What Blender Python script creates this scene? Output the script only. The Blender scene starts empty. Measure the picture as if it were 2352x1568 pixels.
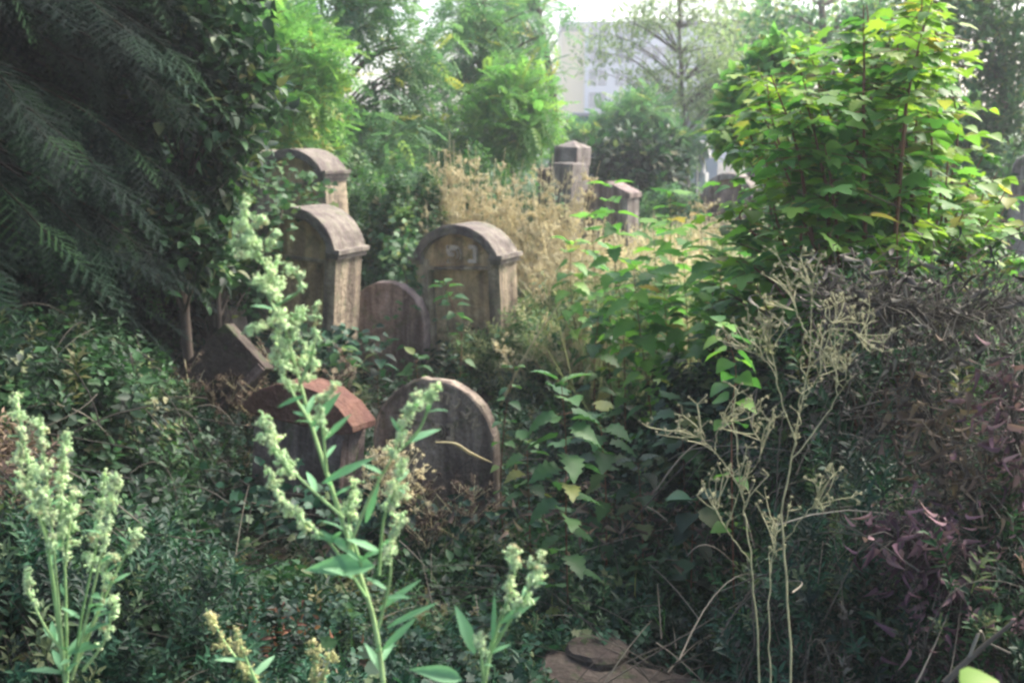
import bpy, math, random, zlib
import numpy as np
from mathutils import Vector
random.seed(7)
rng = np.random.default_rng(11)
D = bpy.data
SC = bpy.context.scene
R = math.radians
def link(o): SC.collection.objects.link(o)

# ------------------------------------------------------------------ camera
EYE = 1.75; PITCH = 10.2; FPX = 2522.0; W2, H2 = 1176.0, 784.0
cd = D.cameras.new('camera'); cam = D.objects.new('camera', cd); link(cam)
cam.location = (0, 0, EYE); cam.rotation_euler = (R(90 - PITCH), 0, 0)
cd.sensor_width = 36; cd.lens = 36 * FPX / 2352; cd.clip_start = .05; cd.clip_end = 2000
cd.dof.use_dof = True; cd.dof.focus_distance = 3.2; cd.dof.aperture_fstop = 4.5
SC.camera = cam
# ------------------------------------------------------------------ sky, sun, exposure
SUN_EL, SUN_AZ = 48, 58            # azimuth: degrees clockwise from +Y, sun stands behind and right of the stones
w = D.worlds.new('World'); SC.world = w; w.use_nodes = True
nt = w.node_tree; bg = nt.nodes['Background']
sky = nt.nodes.new('ShaderNodeTexSky'); sky.sky_type = 'NISHITA'; sky.sun_disc = False
sky.sun_elevation = R(SUN_EL); sky.sun_rotation = R(SUN_AZ); sky.air_density = 1.0; sky.dust_density = 5.0; sky.ozone_density = 1.0
nt.links.new(sky.outputs[0], bg.inputs[0]); bg.inputs[1].default_value = .125
sl = D.lights.new('sun', 'SUN'); sl.energy = 1.5; sl.angle = R(20); sl.color = (1, .95, .86)
so = D.objects.new('sun', sl); link(so)
az, el = R(SUN_AZ), R(SUN_EL)
sd = Vector((math.sin(az) * math.cos(el), math.cos(az) * math.cos(el), math.sin(el)))
so.rotation_euler = sd.to_track_quat('Z', 'Y').to_euler(); so.location = sd * 30
SC.view_settings.view_transform = 'Standard'; SC.view_settings.look = 'None'
SC.view_settings.gamma = 1; SC.view_settings.exposure = 2.15
SC.cycles.max_bounces = 6; SC.cycles.diffuse_bounces = 3; SC.cycles.glossy_bounces = 2; SC.cycles.transmission_bounces = 4
SC.cycles.use_denoising = True
SC.cycles.filter_width = 2.5

def at(px, py, d):
    """world point seen at photo position px,py (2352x1568) at ground distance d"""
    u = (px - W2) / FPX; v = (H2 - py) / FPX
    p = R(PITCH)
    y = math.cos(p) + v * math.sin(p); z = -math.sin(p) + v * math.cos(p)
    k = d / y
    return np.array((u * k, d, EYE + z * k))

# ------------------------------------------------------------------ mesh helpers
class G:
    def __init__(s): s.V = []; s.T = []; s.Q = []; s.A = []; s.n = 0
    def add(s, v, f, a=0.5):
        v = np.asarray(v, float).reshape(-1, 3); f = np.asarray(f, int)
        s.V.append(v)
        (s.T if f.shape[1] == 3 else s.Q).append(f + s.n)
        a = np.asarray(a, float)
        s.A.append(np.full(len(v), float(a)) if a.ndim == 0 else a)
        s.n += len(v)
    def build(s, name, mat, parent=None, smooth=False, loc=None):
        me = D.meshes.new(name)
        V = np.concatenate(s.V)
        if loc is not None: V = V - np.asarray(loc)
        T = np.concatenate(s.T) if s.T else np.zeros((0, 3), int)
        Q = np.concatenate(s.Q) if s.Q else np.zeros((0, 4), int)
        me.vertices.add(len(V)); me.vertices.foreach_set('co', V.ravel().astype(np.float32))
        L = np.concatenate([T.ravel(), Q.ravel()]).astype(np.int32)
        me.loops.add(len(L)); me.loops.foreach_set('vertex_index', L)
        tot = np.concatenate([np.full(len(T), 3), np.full(len(Q), 4)]).astype(np.int32)
        st = np.concatenate([[0], np.cumsum(tot)[:-1]]).astype(np.int32)
        me.polygons.add(len(tot)); me.polygons.foreach_set('loop_start', st)
        me.update(calc_edges=True)
        at_ = me.attributes.new('rnd', 'FLOAT', 'POINT'); at_.data.foreach_set('value', np.concatenate(s.A).astype(np.float32))
        if smooth: me.polygons.foreach_set('use_smooth', np.ones(len(tot), bool))
        me.materials.append(mat)
        o = D.objects.new(name, me); link(o)
        if parent is not None: o.parent = parent
        return o

def unit(a):
    a = np.asarray(a, float); return a / np.maximum(np.linalg.norm(a, axis=-1, keepdims=True), 1e-9)
def scat(g, tm, P, Dr, N, S, a=None, wid=1.0):
    """place template tm=(verts,faces) n times; local y along Dr, local z along N"""
    v, f = tm; n = len(P)
    if n == 0: return
    Dr = unit(Dr); X = unit(np.cross(Dr, N)); Z = np.cross(X, Dr)
    S = np.broadcast_to(np.asarray(S, float), (n,)); wid = np.broadcast_to(np.asarray(wid, float), (n,))
    out = P[:, None, :] + S[:, None, None] * (v[None, :, 0:1] * (X * wid[:, None])[:, None, :] + v[None, :, 1:2] * Dr[:, None, :] + v[None, :, 2:3] * Z[:, None, :])
    F = f[None] + (np.arange(n) * len(v))[:, None, None]
    if a is None: a = rng.random(n)
    g.add(out.reshape(-1, 3), F.reshape(-1, f.shape[1]), np.repeat(np.broadcast_to(a, (n,)), len(v)))
def tubes(g, P, rad, sides=5, a=None):
    """P (n,k,3) paths, rad (n,k)"""
    P = np.asarray(P, float)
    if P.ndim == 2: P = P[None]
    n, k, _ = P.shape
    rad = np.broadcast_to(np.asarray(rad, float), (n, k))
    Tn = unit(np.gradient(P, axis=1))
    ref = np.tile(np.array((.31, .2, .93)), (n, k, 1)); hor = np.abs((Tn * ref).sum(-1)) > .95
    ref[hor] = (1, 0, 0)
    X = unit(np.cross(Tn, ref)); Y = np.cross(Tn, X)
    an = np.arange(sides) * 2 * math.pi / sides
    ring = P[:, :, None, :] + rad[:, :, None, None] * (np.cos(an)[None, None, :, None] * X[:, :, None, :] + np.sin(an)[None, None, :, None] * Y[:, :, None, :])
    i = np.arange(n)[:, None, None] * k * sides; j = np.arange(k - 1)[None, :, None] * sides; s_ = np.arange(sides)[None, None, :]; s2 = (s_ + 1) % sides
    F = np.stack([i + j + s_, i + j + s2, i + j + sides + s2, i + j + sides + s_], -1).reshape(-1, 4)
    if a is None: a = rng.random(n)
    g.add(ring.reshape(-1, 3), F, np.repeat(np.broadcast_to(a, (n,)), k * sides))
def curve(pts, k=12):
    """smooth resample of a polyline"""
    pts = np.asarray(pts, float); n = len(pts)
    if n == 2: pts = np.array([pts[0], (pts[0] + pts[1]) / 2, pts[1]]); n = 3
    ext = np.vstack([2 * pts[0] - pts[1], pts, 2 * pts[-1] - pts[-2]])
    t = np.linspace(0, n - 1 - 1e-6, k); i = t.astype(int); f = (t - i)[:, None]
    a, b, c, d = ext[i], ext[i + 1], ext[i + 2], ext[i + 3]
    return .5 * (2 * b + (c - a) * f + (2 * a - 5 * b + 4 * c - d) * f ** 2 + (3 * b - a - 3 * c + d) * f ** 3)
def rdir(n, zlo=-1, zhi=1):
    z = rng.uniform(zlo, zhi, n); t = rng.uniform(0, 2 * math.pi, n); r = np.sqrt(1 - np.minimum(z * z, 1))
    return np.stack([r * np.cos(t), r * np.sin(t), z], 1)

# ------------------------------------------------------------------ leaf templates (unit long, y forward, z up)
def strip_leaf(ts, hw, droop=.12, fold=.12, ser=0):
    v = []; f = []
    for i, (t, h) in enumerate(zip(ts, hw)):
        z = -droop * t * t
        s = ser * (1 if i % 2 else -1) * h
        v += [(-(h + s), t - ser * .3 * (i % 2), z + fold * h), (0, t, z), (h + s, t - ser * .3 * (i % 2), z + fold * h)]
    for i in range(len(ts) - 1):
        b = i * 3; f += [(b, b + 1, b + 4, b + 3), (b + 1, b + 2, b + 5, b + 4)]
    return np.array(v, float), np.array(f)
OVATE = strip_leaf([0, .12, .3, .5, .72, .9, 1], [.02, .22, .33, .3, .18, .06, .0], .2, .35)
BROAD = strip_leaf([0, .06, .2, .42, .65, .85, 1], [.03, .26, .42, .43, .3, .13, .0], .28, .3)
SERR = strip_leaf([0, .08, .18, .28, .38, .48, .58, .68, .78, .88, 1], [.03, .2, .3, .33, .33, .3, .27, .22, .16, .09, .0], .25, .3, .24)
LANCE = strip_leaf([0, .2, .5, .8, 1], [.02, .08, .11, .06, 0], .25, .3)
BLADE = strip_leaf([0, .3, .6, .85, 1], [.012, .016, .014, .008, 0], .45, .3)
def simple(h=.3, m=.45, z=.08): return np.array([(0, 0, 0), (-h, m, z), (0, 1, -.08), (h, m, z)], float), np.array([(0, 3, 2), (0, 2, 1)])
SIMPLE = simple(.33); NARROW = simple(.17, .4)
def lobed():
    o = [(0, 0), (-.16, .03), (-.42, -.08), (-.36, .12), (-.62, .3), (-.4, .4), (-.44, .62), (-.2, .55), (-.16, .82), (0, 1)]
    v = [(0, .25, .0)] + [(x, y, -.25 * (x * x + y * y) * .8 + .1 * abs(x)) for x, y in o] + [(-x, y, -.25 * (x * x + y * y) * .8 + .1 * abs(x)) for x, y in o[1:-1]]
    L = list(range(1, 11)); Rr = [1] + list(range(11, 19)) + [10]
    f = [(0, L[i + 1], L[i]) for i in range(9)] + [(0, Rr[i], Rr[i + 1]) for i in range(9)]
    return np.array(v, float), np.array(f)
LOBED = lobed()
def merge(parts):
    V = []; F = []; n = 0
    for v, f in parts:
        if f.shape[1] == 4: f = np.concatenate([f[:, [0, 1, 2]], f[:, [0, 2, 3]]])
        V.append(v); F.append(f + n); n += len(v)
    return np.concatenate(V), np.concatenate(F)
def xf(tm, pos, d, n, s, wd=1):
    v, f = tm; d = unit(d); x = unit(np.cross(d, n)); z = np.cross(x, d)
    return np.asarray(pos) + s * (v[:, :1] * wd * x + v[:, 1:2] * d + v[:, 2:3] * z), f
def pinnate(k=5, ll=.3, drp=.35):
    ps = []
    for i in range(k):
        t = .25 + .68 * i / (k - 1) if k > 1 else .5
        y, z = t, -drp * t * t
        for s in (-1, 1): ps.append(xf(simple(.2, .45, .05), (0, y, z), (s * .85, .5, -.2), (0, 0, 1), ll * (1.05 - .35 * abs(t - .5))))
    ps.append(xf(simple(.22), (0, .97, -drp), (0, 1, -.4), (0, 0, 1), ll))
    ps.append((np.array([(-.006, 0, 0), (.006, 0, 0), (0, 1, -drp)]), np.array([(0, 1, 2)])))
    return merge(ps)
PINN = pinnate()
IVY = (np.array([(0, 0, 0), (-.42, .1, -.04), (-.28, .42, .02), (-.5, .6, -.05), (-.15, .68, .02), (0, 1, -.08), (.15, .68, .02), (.5, .6, -.05), (.28, .42, .02), (.42, .1, -.04), (0, .45, -.03)], float),
       np.array([(10, 0, 1), (10, 1, 2), (10, 2, 3), (10, 3, 4), (10, 4, 5), (10, 5, 6), (10, 6, 7), (10, 7, 8), (10, 8, 9), (10, 9, 0)])[:, [0, 2, 1]])
def sprig(tm, k, spread, up, size, rs):
    """a short leafy shoot, unit tall along y"""
    r = np.random.default_rng(rs); ps = []
    for i in range(k):
        t = .15 + .85 * (i + r.random() * .5) / k; a = i * 2.4 + r.random()
        d = np.array((math.cos(a) * spread, up + r.random() * .3, math.sin(a) * spread))
        ps.append(xf(tm, (0.04 * math.cos(a), t, 0.04 * math.sin(a)), d, (0, 1, 0) + r.normal(0, .25, 3), size * (1.15 - .5 * t) * r.uniform(.8, 1.2)))
    q = .012; ps.append((np.array([(-q, 0, 0), (q, 0, 0), (0, 1, 0), (0, 0, q)]), np.array([(0, 1, 2), (0, 3, 2)])))
    return merge(ps)
SPRIGS = [sprig(SIMPLE, 9, 1, .1, .42, s) for s in range(4)]
SPRIGS_IVY = [sprig(IVY, 7, 1, .1, .4, s + 9) for s in range(3)]
SPRIGS_NARROW = [sprig(NARROW, 14, .9, .5, .35, s + 20) for s in range(3)]
SPRIGS_OV = [sprig(OVATE, 8, 1, .15, .45, s + 30) for s in range(3)]
def spruce_spray(rs):
    r = np.random.default_rng(rs); ps = []
    def needles(p0, p1, n, ln):
        ax = unit(np.subtract(p1, p0)); sd_ = unit(np.cross(ax, (0, 0, 1)))
        for i in range(n):
            p = np.add(p0, np.subtract(p1, p0) * (i + .5) / n)
            for s in (-1, 1):
                d = unit(ax * .75 + s * sd_ * .8 + np.array((0, 0, r.normal(0, .25)))); w_ = ax * .006
                ps.append((np.array([p - w_, p + w_, p + d * ln]), np.array([(0, 1, 2)])))
        ps.append((np.array([np.subtract(p0, sd_ * .006), np.add(p0, sd_ * .006), p1]), np.array([(0, 1, 2)])))
    y = 0; s = 1
    P = lambda t: np.array((0, t, -.22 * t * t))
    needles(P(0), P(.5), 9, .05); needles(P(.5), P(1), 12, .05)
    while y < .86:
        y += .065; s = -s; ln = .42 * (1 - y) + .1
        d = np.array((s * .8, .6, -.15 + r.normal(0, .08)))
        needles(P(y), P(y) + unit(d) * ln, int(ln * 34) + 2, .05)
    return merge(ps)
SPRAYS = [spruce_spray(i) for i in range(3)]
def blob_tm(rs, k=5):
    """a small irregular knot of flower beads"""
    r = np.random.default_rng(rs); ps = []
    o = np.array([(1, 0, 0), (-1, 0, 0), (0, 1, 0), (0, -1, 0), (0, 0, 1), (0, 0, -1)], float)
    f = np.array([(0, 2, 4), (2, 1, 4), (1, 3, 4), (3, 0, 4), (2, 0, 5), (1, 2, 5), (3, 1, 5), (0, 3, 5)])
    for i in range(k):
        ps.append((o * r.uniform(.2, .42, (1, 3)) + r.normal(0, .42, 3), f))
    return merge(ps)
BEADS = [blob_tm(i, 12) for i in range(4)]
CURL = strip_leaf([0, .15, .35, .6, .8, 1], [.02, .16, .24, .2, .12, .02], 1.1, .9)

# ------------------------------------------------------------------ materials
def mat_base(name):
    m = D.materials.new(name); m.use_nodes = True; return m, m.node_tree, m.node_tree.nodes['Principled BSDF']
def ramp(nt, cols):
    r = nt.nodes.new('ShaderNodeValToRGB'); e = r.color_ramp.elements
    while len(e) < len(cols): e.new(.5)
    for i, (p, c) in enumerate(cols): e[i].position = p; e[i].color = (*c, 1)
    return r
def leafmat(name, cols, rough=.5, trans=.35, spec=.25, ns=3.0, tint=(1.25, 1.5, .95)):
    m, nt, b = mat_base(name)
    a = nt.nodes.new('ShaderNodeAttribute'); a.attribute_name = 'rnd'
    r = ramp(nt, cols); nt.links.new(a.outputs['Fac'], r.inputs[0])
    tc = nt.nodes.new('ShaderNodeTexCoord')
    n = nt.nodes.new('ShaderNodeTexNoise'); n.inputs['Scale'].default_value = ns; n.inputs['Detail'].default_value = 3
    nt.links.new(tc.outputs['Object'], n.inputs['Vector'])
    hs = nt.nodes.new('ShaderNodeHueSaturation')
    mr = nt.nodes.new('ShaderNodeMapRange'); mr.inputs[1].default_value = .3; mr.inputs[2].default_value = .7; mr.inputs[3].default_value = .75; mr.inputs[4].default_value = 1.25
    nt.links.new(n.outputs['Fac'], mr.inputs[0]); nt.links.new(mr.outputs[0], hs.inputs['Value']); nt.links.new(r.outputs[0], hs.inputs['Color'])
    nt.links.new(hs.outputs[0], b.inputs['Base Color']); b.inputs['Roughness'].default_value = rough; b.inputs['Specular IOR Level'].default_value = spec
    if trans > 0:
        t = nt.nodes.new('ShaderNodeBsdfTranslucent'); mx = nt.nodes.new('ShaderNodeMixShader'); mx.inputs[0].default_value = trans
        g = nt.nodes.new('ShaderNodeMix'); g.data_type = 'RGBA'; g.blend_type = 'MULTIPLY'; g.inputs[0].default_value = 1; g.inputs[7].default_value = (*tint, 1)
        nt.links.new(hs.outputs[0], g.inputs[6]); nt.links.new(g.outputs[2], t.inputs[0])
        nt.links.new(b.outputs[0], mx.inputs[1]); nt.links.new(t.outputs[0], mx.inputs[2])
        nt.links.new(mx.outputs[0], nt.nodes['Material Output'].inputs[0])
    return m
L_GREEN = leafmat('leaf_green', [(0, (.030, .085, .035)), (.5, (.05, .13, .045)), (.9, (.09, .19, .06)), (1, (.2, .22, .06))])
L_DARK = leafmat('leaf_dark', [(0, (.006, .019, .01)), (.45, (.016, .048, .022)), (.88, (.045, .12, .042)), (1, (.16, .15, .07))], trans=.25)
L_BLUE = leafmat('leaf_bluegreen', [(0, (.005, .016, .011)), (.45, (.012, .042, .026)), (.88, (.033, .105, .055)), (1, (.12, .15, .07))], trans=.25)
L_LIME = leafmat('leaf_lime', [(0, (.1, .22, .04)), (.6, (.18, .31, .045)), (.96, (.27, .38, .06)), (1, (.42, .33, .07))], trans=.42, tint=(1.4, 1.5, .8))
L_ASH = leafmat('leaf_ash', [(0, (.07, .15, .08)), (.6, (.12, .24, .115)), (.94, (.19, .32, .12)), (1, (.4, .35, .1))], trans=.42)
L_YEL = leafmat('leaf_yellowgreen', [(0, (.09, .21, .065)), (.6, (.15, .31, .085)), (.95, (.24, .38, .09)), (1, (.42, .34, .08))], trans=.45)
L_BIG = leafmat('leaf_bush', [(0, (.04, .12, .035)), (.5, (.1, .25, .05)), (.93, (.18, .34, .06)), (.97, (.3, .34, .07)), (1, (.26, .17, .06))], trans=.42, rough=.5, spec=.22)
L_PALE = leafmat('leaf_pale', [(0, (.18, .24, .12)), (.6, (.26, .33, .17)), (1, (.4, .42, .26))], trans=.4)
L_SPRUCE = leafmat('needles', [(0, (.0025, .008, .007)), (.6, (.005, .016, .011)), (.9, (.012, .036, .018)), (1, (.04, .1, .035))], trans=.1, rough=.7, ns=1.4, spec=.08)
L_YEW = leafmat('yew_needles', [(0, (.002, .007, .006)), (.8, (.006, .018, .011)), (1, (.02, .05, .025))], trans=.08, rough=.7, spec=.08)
L_STRAW = leafmat('straw', [(0, (.5, .43, .24)), (.5, (.74, .66, .42)), (1, (.86, .8, .58))], trans=.3, rough=.7, tint=(1.1, 1.1, 1))
L_DRYGREEN = leafmat('drying_grass', [(0, (.12, .19, .08)), (.5, (.22, .29, .13)), (1, (.46, .43, .27))], trans=.35, rough=.65, tint=(1.15, 1.25, .9))
L_DEAD = leafmat('dead_leaf', [(0, (.05, .035, .03)), (.6, (.12, .085, .065)), (1, (.27, .2, .14))], trans=.2, rough=.8)
L_PURP = leafmat('dead_leaf_purple', [(0, (.06, .03, .045)), (.6, (.15, .08, .105)), (1, (.32, .2, .2))], trans=.2, rough=.8)
L_RUST = leafmat('dead_leaf_rust', [(0, (.09, .045, .035)), (.6, (.17, .075, .05)), (1, (.28, .13, .07))], trans=.2, rough=.8)
L_GREY = leafmat('dry_twigs', [(0, (.04, .036, .03)), (.7, (.095, .085, .068)), (1, (.24, .22, .17))], trans=0, rough=.8)
L_MUG = leafmat('pale_leaf', [(0, (.13, .3, .16)), (1, (.2, .4, .22))], trans=.35, rough=.55)
L_BEAD = leafmat('pale_beads', [(0, (.45, .6, .36)), (.6, (.62, .76, .48)), (.94, (.74, .8, .52)), (1, (.5, .42, .24))], trans=.25, rough=.7, ns=60)
L_BEADY = leafmat('cream_beads', [(0, (.42, .44, .2)), (1, (.66, .6, .34))], trans=.25, rough=.7, ns=60)
L_STEM = leafmat('green_stem', [(0, (.2, .36, .14)), (1, (.32, .46, .2))], trans=0, rough=.6, ns=40)
L_REDST = leafmat('red_stem', [(0, (.1, .05, .03)), (1, (.2, .09, .05))], trans=0, rough=.6, ns=20)
L_CREAM = leafmat('cream_stem', [(0, (.26, .27, .15)), (1, (.42, .4, .24))], trans=0, rough=.7, ns=40)
L_TWIG = leafmat('dark_twig', [(0, (.02, .016, .013)), (1, (.04, .03, .022))], trans=0, rough=.9, spec=.05)
L_BARK = leafmat('bark', [(0, (.07, .055, .045)), (1, (.16, .13, .1))], trans=0, rough=.9, ns=12)

def stonemat(name, c1, c2, c3, moss=(.1, .12, .06), mossamt=.5, bump=.5, grime=(.06, .045, .04)):
    m, nt, b = mat_base(name); N = nt.nodes; K = nt.links
    tc = N.new('ShaderNodeTexCoord')
    def noise(sc, det=6, dist=0, vec=None):
        n = N.new('ShaderNodeTexNoise'); n.inputs['Scale'].default_value = sc; n.inputs['Detail'].default_value = det; n.inputs['Distortion'].default_value = dist
        K.new(vec if vec else tc.outputs['Object'], n.inputs['Vector']); return n
    n1 = noise(5.5, 10, .9); r1 = ramp(nt, [(.3, c1), (.52, c2), (.72, c3)]); K.new(n1.outputs['Fac'], r1.inputs[0])
    mp = N.new('ShaderNodeMapping'); mp.inputs['Scale'].default_value = (9, 9, 1.2); K.new(tc.outputs['Object'], mp.inputs[0])
    n2 = noise(1.3, 5, .3, mp.outputs[0]); r2 = ramp(nt, [(.42, (0, 0, 0)), (.62, (1, 1, 1))]); K.new(n2.outputs['Fac'], r2.inputs[0])
    mx = N.new('ShaderNodeMix'); mx.data_type = 'RGBA'; K.new(r2.outputs[0], mx.inputs[0]); K.new(r1.outputs[0], mx.inputs[6]); mx.inputs[7].default_value = (*grime, 1)
    mf = N.new('ShaderNodeMath'); mf.operation = 'MULTIPLY'; mf.inputs[1].default_value = .75; K.new(r2.outputs[0], mf.inputs[0]); K.new(mf.outputs[0], mx.inputs[0])
    n3 = noise(11, 8, .8); r3 = ramp(nt, [(.55, (0, 0, 0)), (.68, (1, 1, 1))]); K.new(n3.outputs['Fac'], r3.inputs[0])
    m3 = N.new('ShaderNodeMath'); m3.operation = 'MULTIPLY'; m3.inputs[1].default_value = mossamt; K.new(r3.outputs[0], m3.inputs[0])
    mx2 = N.new('ShaderNodeMix'); mx2.data_type = 'RGBA'; K.new(m3.outputs[0], mx2.inputs[0]); K.new(mx.outputs[2], mx2.inputs[6]); mx2.inputs[7].default_value = (*moss, 1)
    n4 = noise(90, 4); r4 = ramp(nt, [(.3, (.7, .7, .7)), (.7, (1.2, 1.2, 1.2))]); K.new(n4.outputs['Fac'], r4.inputs[0])
    mx3 = N.new('ShaderNodeMix'); mx3.data_type = 'RGBA'; mx3.blend_type = 'MULTIPLY'; mx3.inputs[0].default_value = 1; K.new(mx2.outputs[2], mx3.inputs[6]); K.new(r4.outputs[0], mx3.inputs[7])
    K.new(mx3.outputs[2], b.inputs['Base Color']); b.inputs['Roughness'].default_value = .92; b.inputs['Specular IOR Level'].default_value = .2
    bm = N.new('ShaderNodeBump'); bm.inputs['Strength'].default_value = bump * 1.5; bm.inputs['Distance'].default_value = .02
    n5 = noise(28, 8); K.new(n5.outputs['Fac'], bm.inputs['Height']); K.new(bm.outputs[0], b.inputs['Normal'])
    return m
S_SAND = stonemat('sandstone', (.24, .19, .14), (.4, .33, .235), (.53, .45, .32))
S_SANDP = stonemat('sandstone_panel', (.34, .25, .16), (.6, .44, .25), (.78, .62, .38), grime=(.2, .14, .1))
S_CAP = stonemat('weathered_cap', (.12, .105, .088), (.2, .178, .15), (.3, .27, .22), grime=(.09, .07, .07))
S_GREY = stonemat('grey_stone', (.19, .145, .135), (.29, .225, .205), (.42, .35, .32), mossamt=.6)
S_BROWN = stonemat('brown_stone', (.19, .15, .118), (.28, .23, .182), (.38, .32, .26), moss=(.09, .1, .05), mossamt=.7)
S_KERB = stonemat('dirty_kerb_stone', (.04, .034, .028), (.075, .062, .05), (.13, .11, .09), moss=(.05, .07, .03), mossamt=.9)
S_LETT = stonemat('letter_relief', (.6, .52, .44), (.75, .66, .56), (.85, .78, .66), mossamt=.0, grime=(.5, .42, .35))
S_RED = stonemat('red_stone', (.1, .055, .042), (.15, .078, .058), (.22, .12, .09), mossamt=.2, grime=(.12, .06, .05))
S_PINK = stonemat('pinkish_grey_stone', (.19, .165, .145), (.28, .245, .22), (.4, .355, .32), mossamt=.3)
S_PALE = stonemat('pale_stone', (.4, .4, .4), (.52, .52, .52), (.62, .62, .6), mossamt=.2)

def tag(o, label=None, cat=None, group=None, kind=None):
    if label: o['label'] = label
    if cat: o['category'] = cat
    if group: o['group'] = group
    if kind: o['kind'] = kind
    return o
def empty(name, loc, label, cat, group=None, rot=(0, 0, 0)):
    global rng
    rng = np.random.default_rng(zlib.crc32(label.encode()))     # every thing keeps its own random shape
    o = D.objects.new(name, None); link(o); o.location = tuple(loc); o.rotation_euler = rot
    o.empty_display_size = .2
    return tag(o, label, cat, group)

# ------------------------------------------------------------------ ground
def gh(x, y):
    x = np.asarray(x, float); y = np.asarray(y, float)
    return .05 * np.sin(x * .9 + 1) * np.cos(y * .7) + .03 * np.sin(x * 2.3 + y * 1.7) - .02
def ground():
    a = np.concatenate([-np.geomspace(400, 12, 14), np.linspace(-11, 11, 70), np.geomspace(12, 400, 14)])
    b = np.concatenate([-np.geomspace(60, 4, 6), np.linspace(-3, 24, 90), np.geomspace(25, 900, 18)])
    X, Y = np.meshgrid(a, b); Z = gh(X, Y)
    n, m = X.shape; I = np.arange(n * m).reshape(n, m)
    f = np.stack([I[:-1, :-1], I[:-1, 1:], I[1:, 1:], I[1:, :-1]], -1).reshape(-1, 4)
    g = G(); g.add(np.stack([X, Y, Z], -1), f)
    m_, nt, b_ = mat_base('soil')
    tc = nt.nodes.new('ShaderNodeTexCoord'); n_ = nt.nodes.new('ShaderNodeTexNoise'); n_.inputs['Scale'].default_value = 9; n_.inputs['Detail'].default_value = 8
    nt.links.new(tc.outputs['Object'], n_.inputs[0]); r = ramp(nt, [(.3, (.018, .014, .01)), (.5, (.045, .034, .022)), (.7, (.05, .06, .03))])
    nt.links.new(n_.outputs['Fac'], r.inputs[0]); nt.links.new(r.outputs[0], b_.inputs['Base Color']); b_.inputs['Roughness'].default_value = 1
    o = g.build('ground', m_, smooth=True); tag(o, kind='structure')
ground()

# ------------------------------------------------------------------ headstones
def prism(out, y0, y1, bev=0):
    """closed outline [(x,z)...] counter-clockwise seen from the front (-y), extruded from y0 to y1 -> bmesh-free arrays"""
    n = len(out); v = [(x, y0, z) for x, z in out] + [(x, y1, z) for x, z in out]
    return v, [tuple(range(n)), tuple(reversed(range(n, 2 * n)))] + [(i, i + n, (i + 1) % n + n, (i + 1) % n) for i in range(n)]
def polyobj(name, pieces, mat, parent, bev=.006, rough=.004, seed=0):
    """pieces: list of (verts, ngon faces); joined in ONE mesh, bevelled and slightly chipped"""
    import bmesh
    bm = bmesh.new()
    for v, f in pieces:
        vs = [bm.verts.new(p) for p in v]
        for q in f:
            try: bm.faces.new([vs[i] for i in q])
            except ValueError: pass
    bmesh.ops.recalc_face_normals(bm, faces=bm.faces)
    if bev > 0:
        ed = [e for e in bm.edges if len(e.link_faces) == 2 and e.calc_face_angle(0) > .5]
        bmesh.ops.bevel(bm, geom=ed, offset=bev, segments=2, affect='EDGES', profile=.6)
    r = random.Random(seed)
    for v in bm.verts: v.co += Vector((r.uniform(-1, 1), r.uniform(-1, 1), r.uniform(-1, 1))) * rough * .5
    me = D.meshes.new(name); bm.to_mesh(me); bm.free(); me.materials.append(mat)
    o = D.objects.new(name, me); link(o); o.parent = parent
    return o
def box(x0, x1, y0, y1, z0, z1): return prism([(x0, z0), (x1, z0), (x1, z1), (x0, z1)], y0, y1)
def arc(hw, rise, z, n=18, x0=0):
    """points of a circular arc from (+hw,z) over (0,z+rise) to (-hw,z)"""
    r = (hw * hw + rise * rise) / (2 * rise); cz = z + rise - r; a = math.asin(min(1, hw / r))
    if rise > hw: a = math.pi - a
    return [(x0 + r * math.sin(t), cz + r * math.cos(t)) for t in np.linspace(a, -a, n)]
def put(px, py, d, h):
    """base point of a thing whose top middle is seen at px,py at distance d and which is h high"""
    p = at(px, py, d); return (p[0], p[1], p[2] - h)
def carve(txt, size, mat, parent, loc, depth=.004, name='inscription', rot=0.0):
    cu = D.curves.new(name, 'FONT'); cu.body = txt; cu.size = size; cu.extrude = depth; cu.offset = size * .022; cu.align_x = 'CENTER'
    o = D.objects.new('tmp', cu); link(o)
    bpy.context.view_layer.update()
    me = D.meshes.new_from_object(o.evaluated_get(bpy.context.evaluated_depsgraph_get()))
    D.objects.remove(o); me.materials.clear(); me.materials.append(mat); me.name = name
    r = D.objects.new(name, me); link(r); r.parent = parent; r.location = loc; r.rotation_euler = (R(90), rot, 0)
    return r
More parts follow.
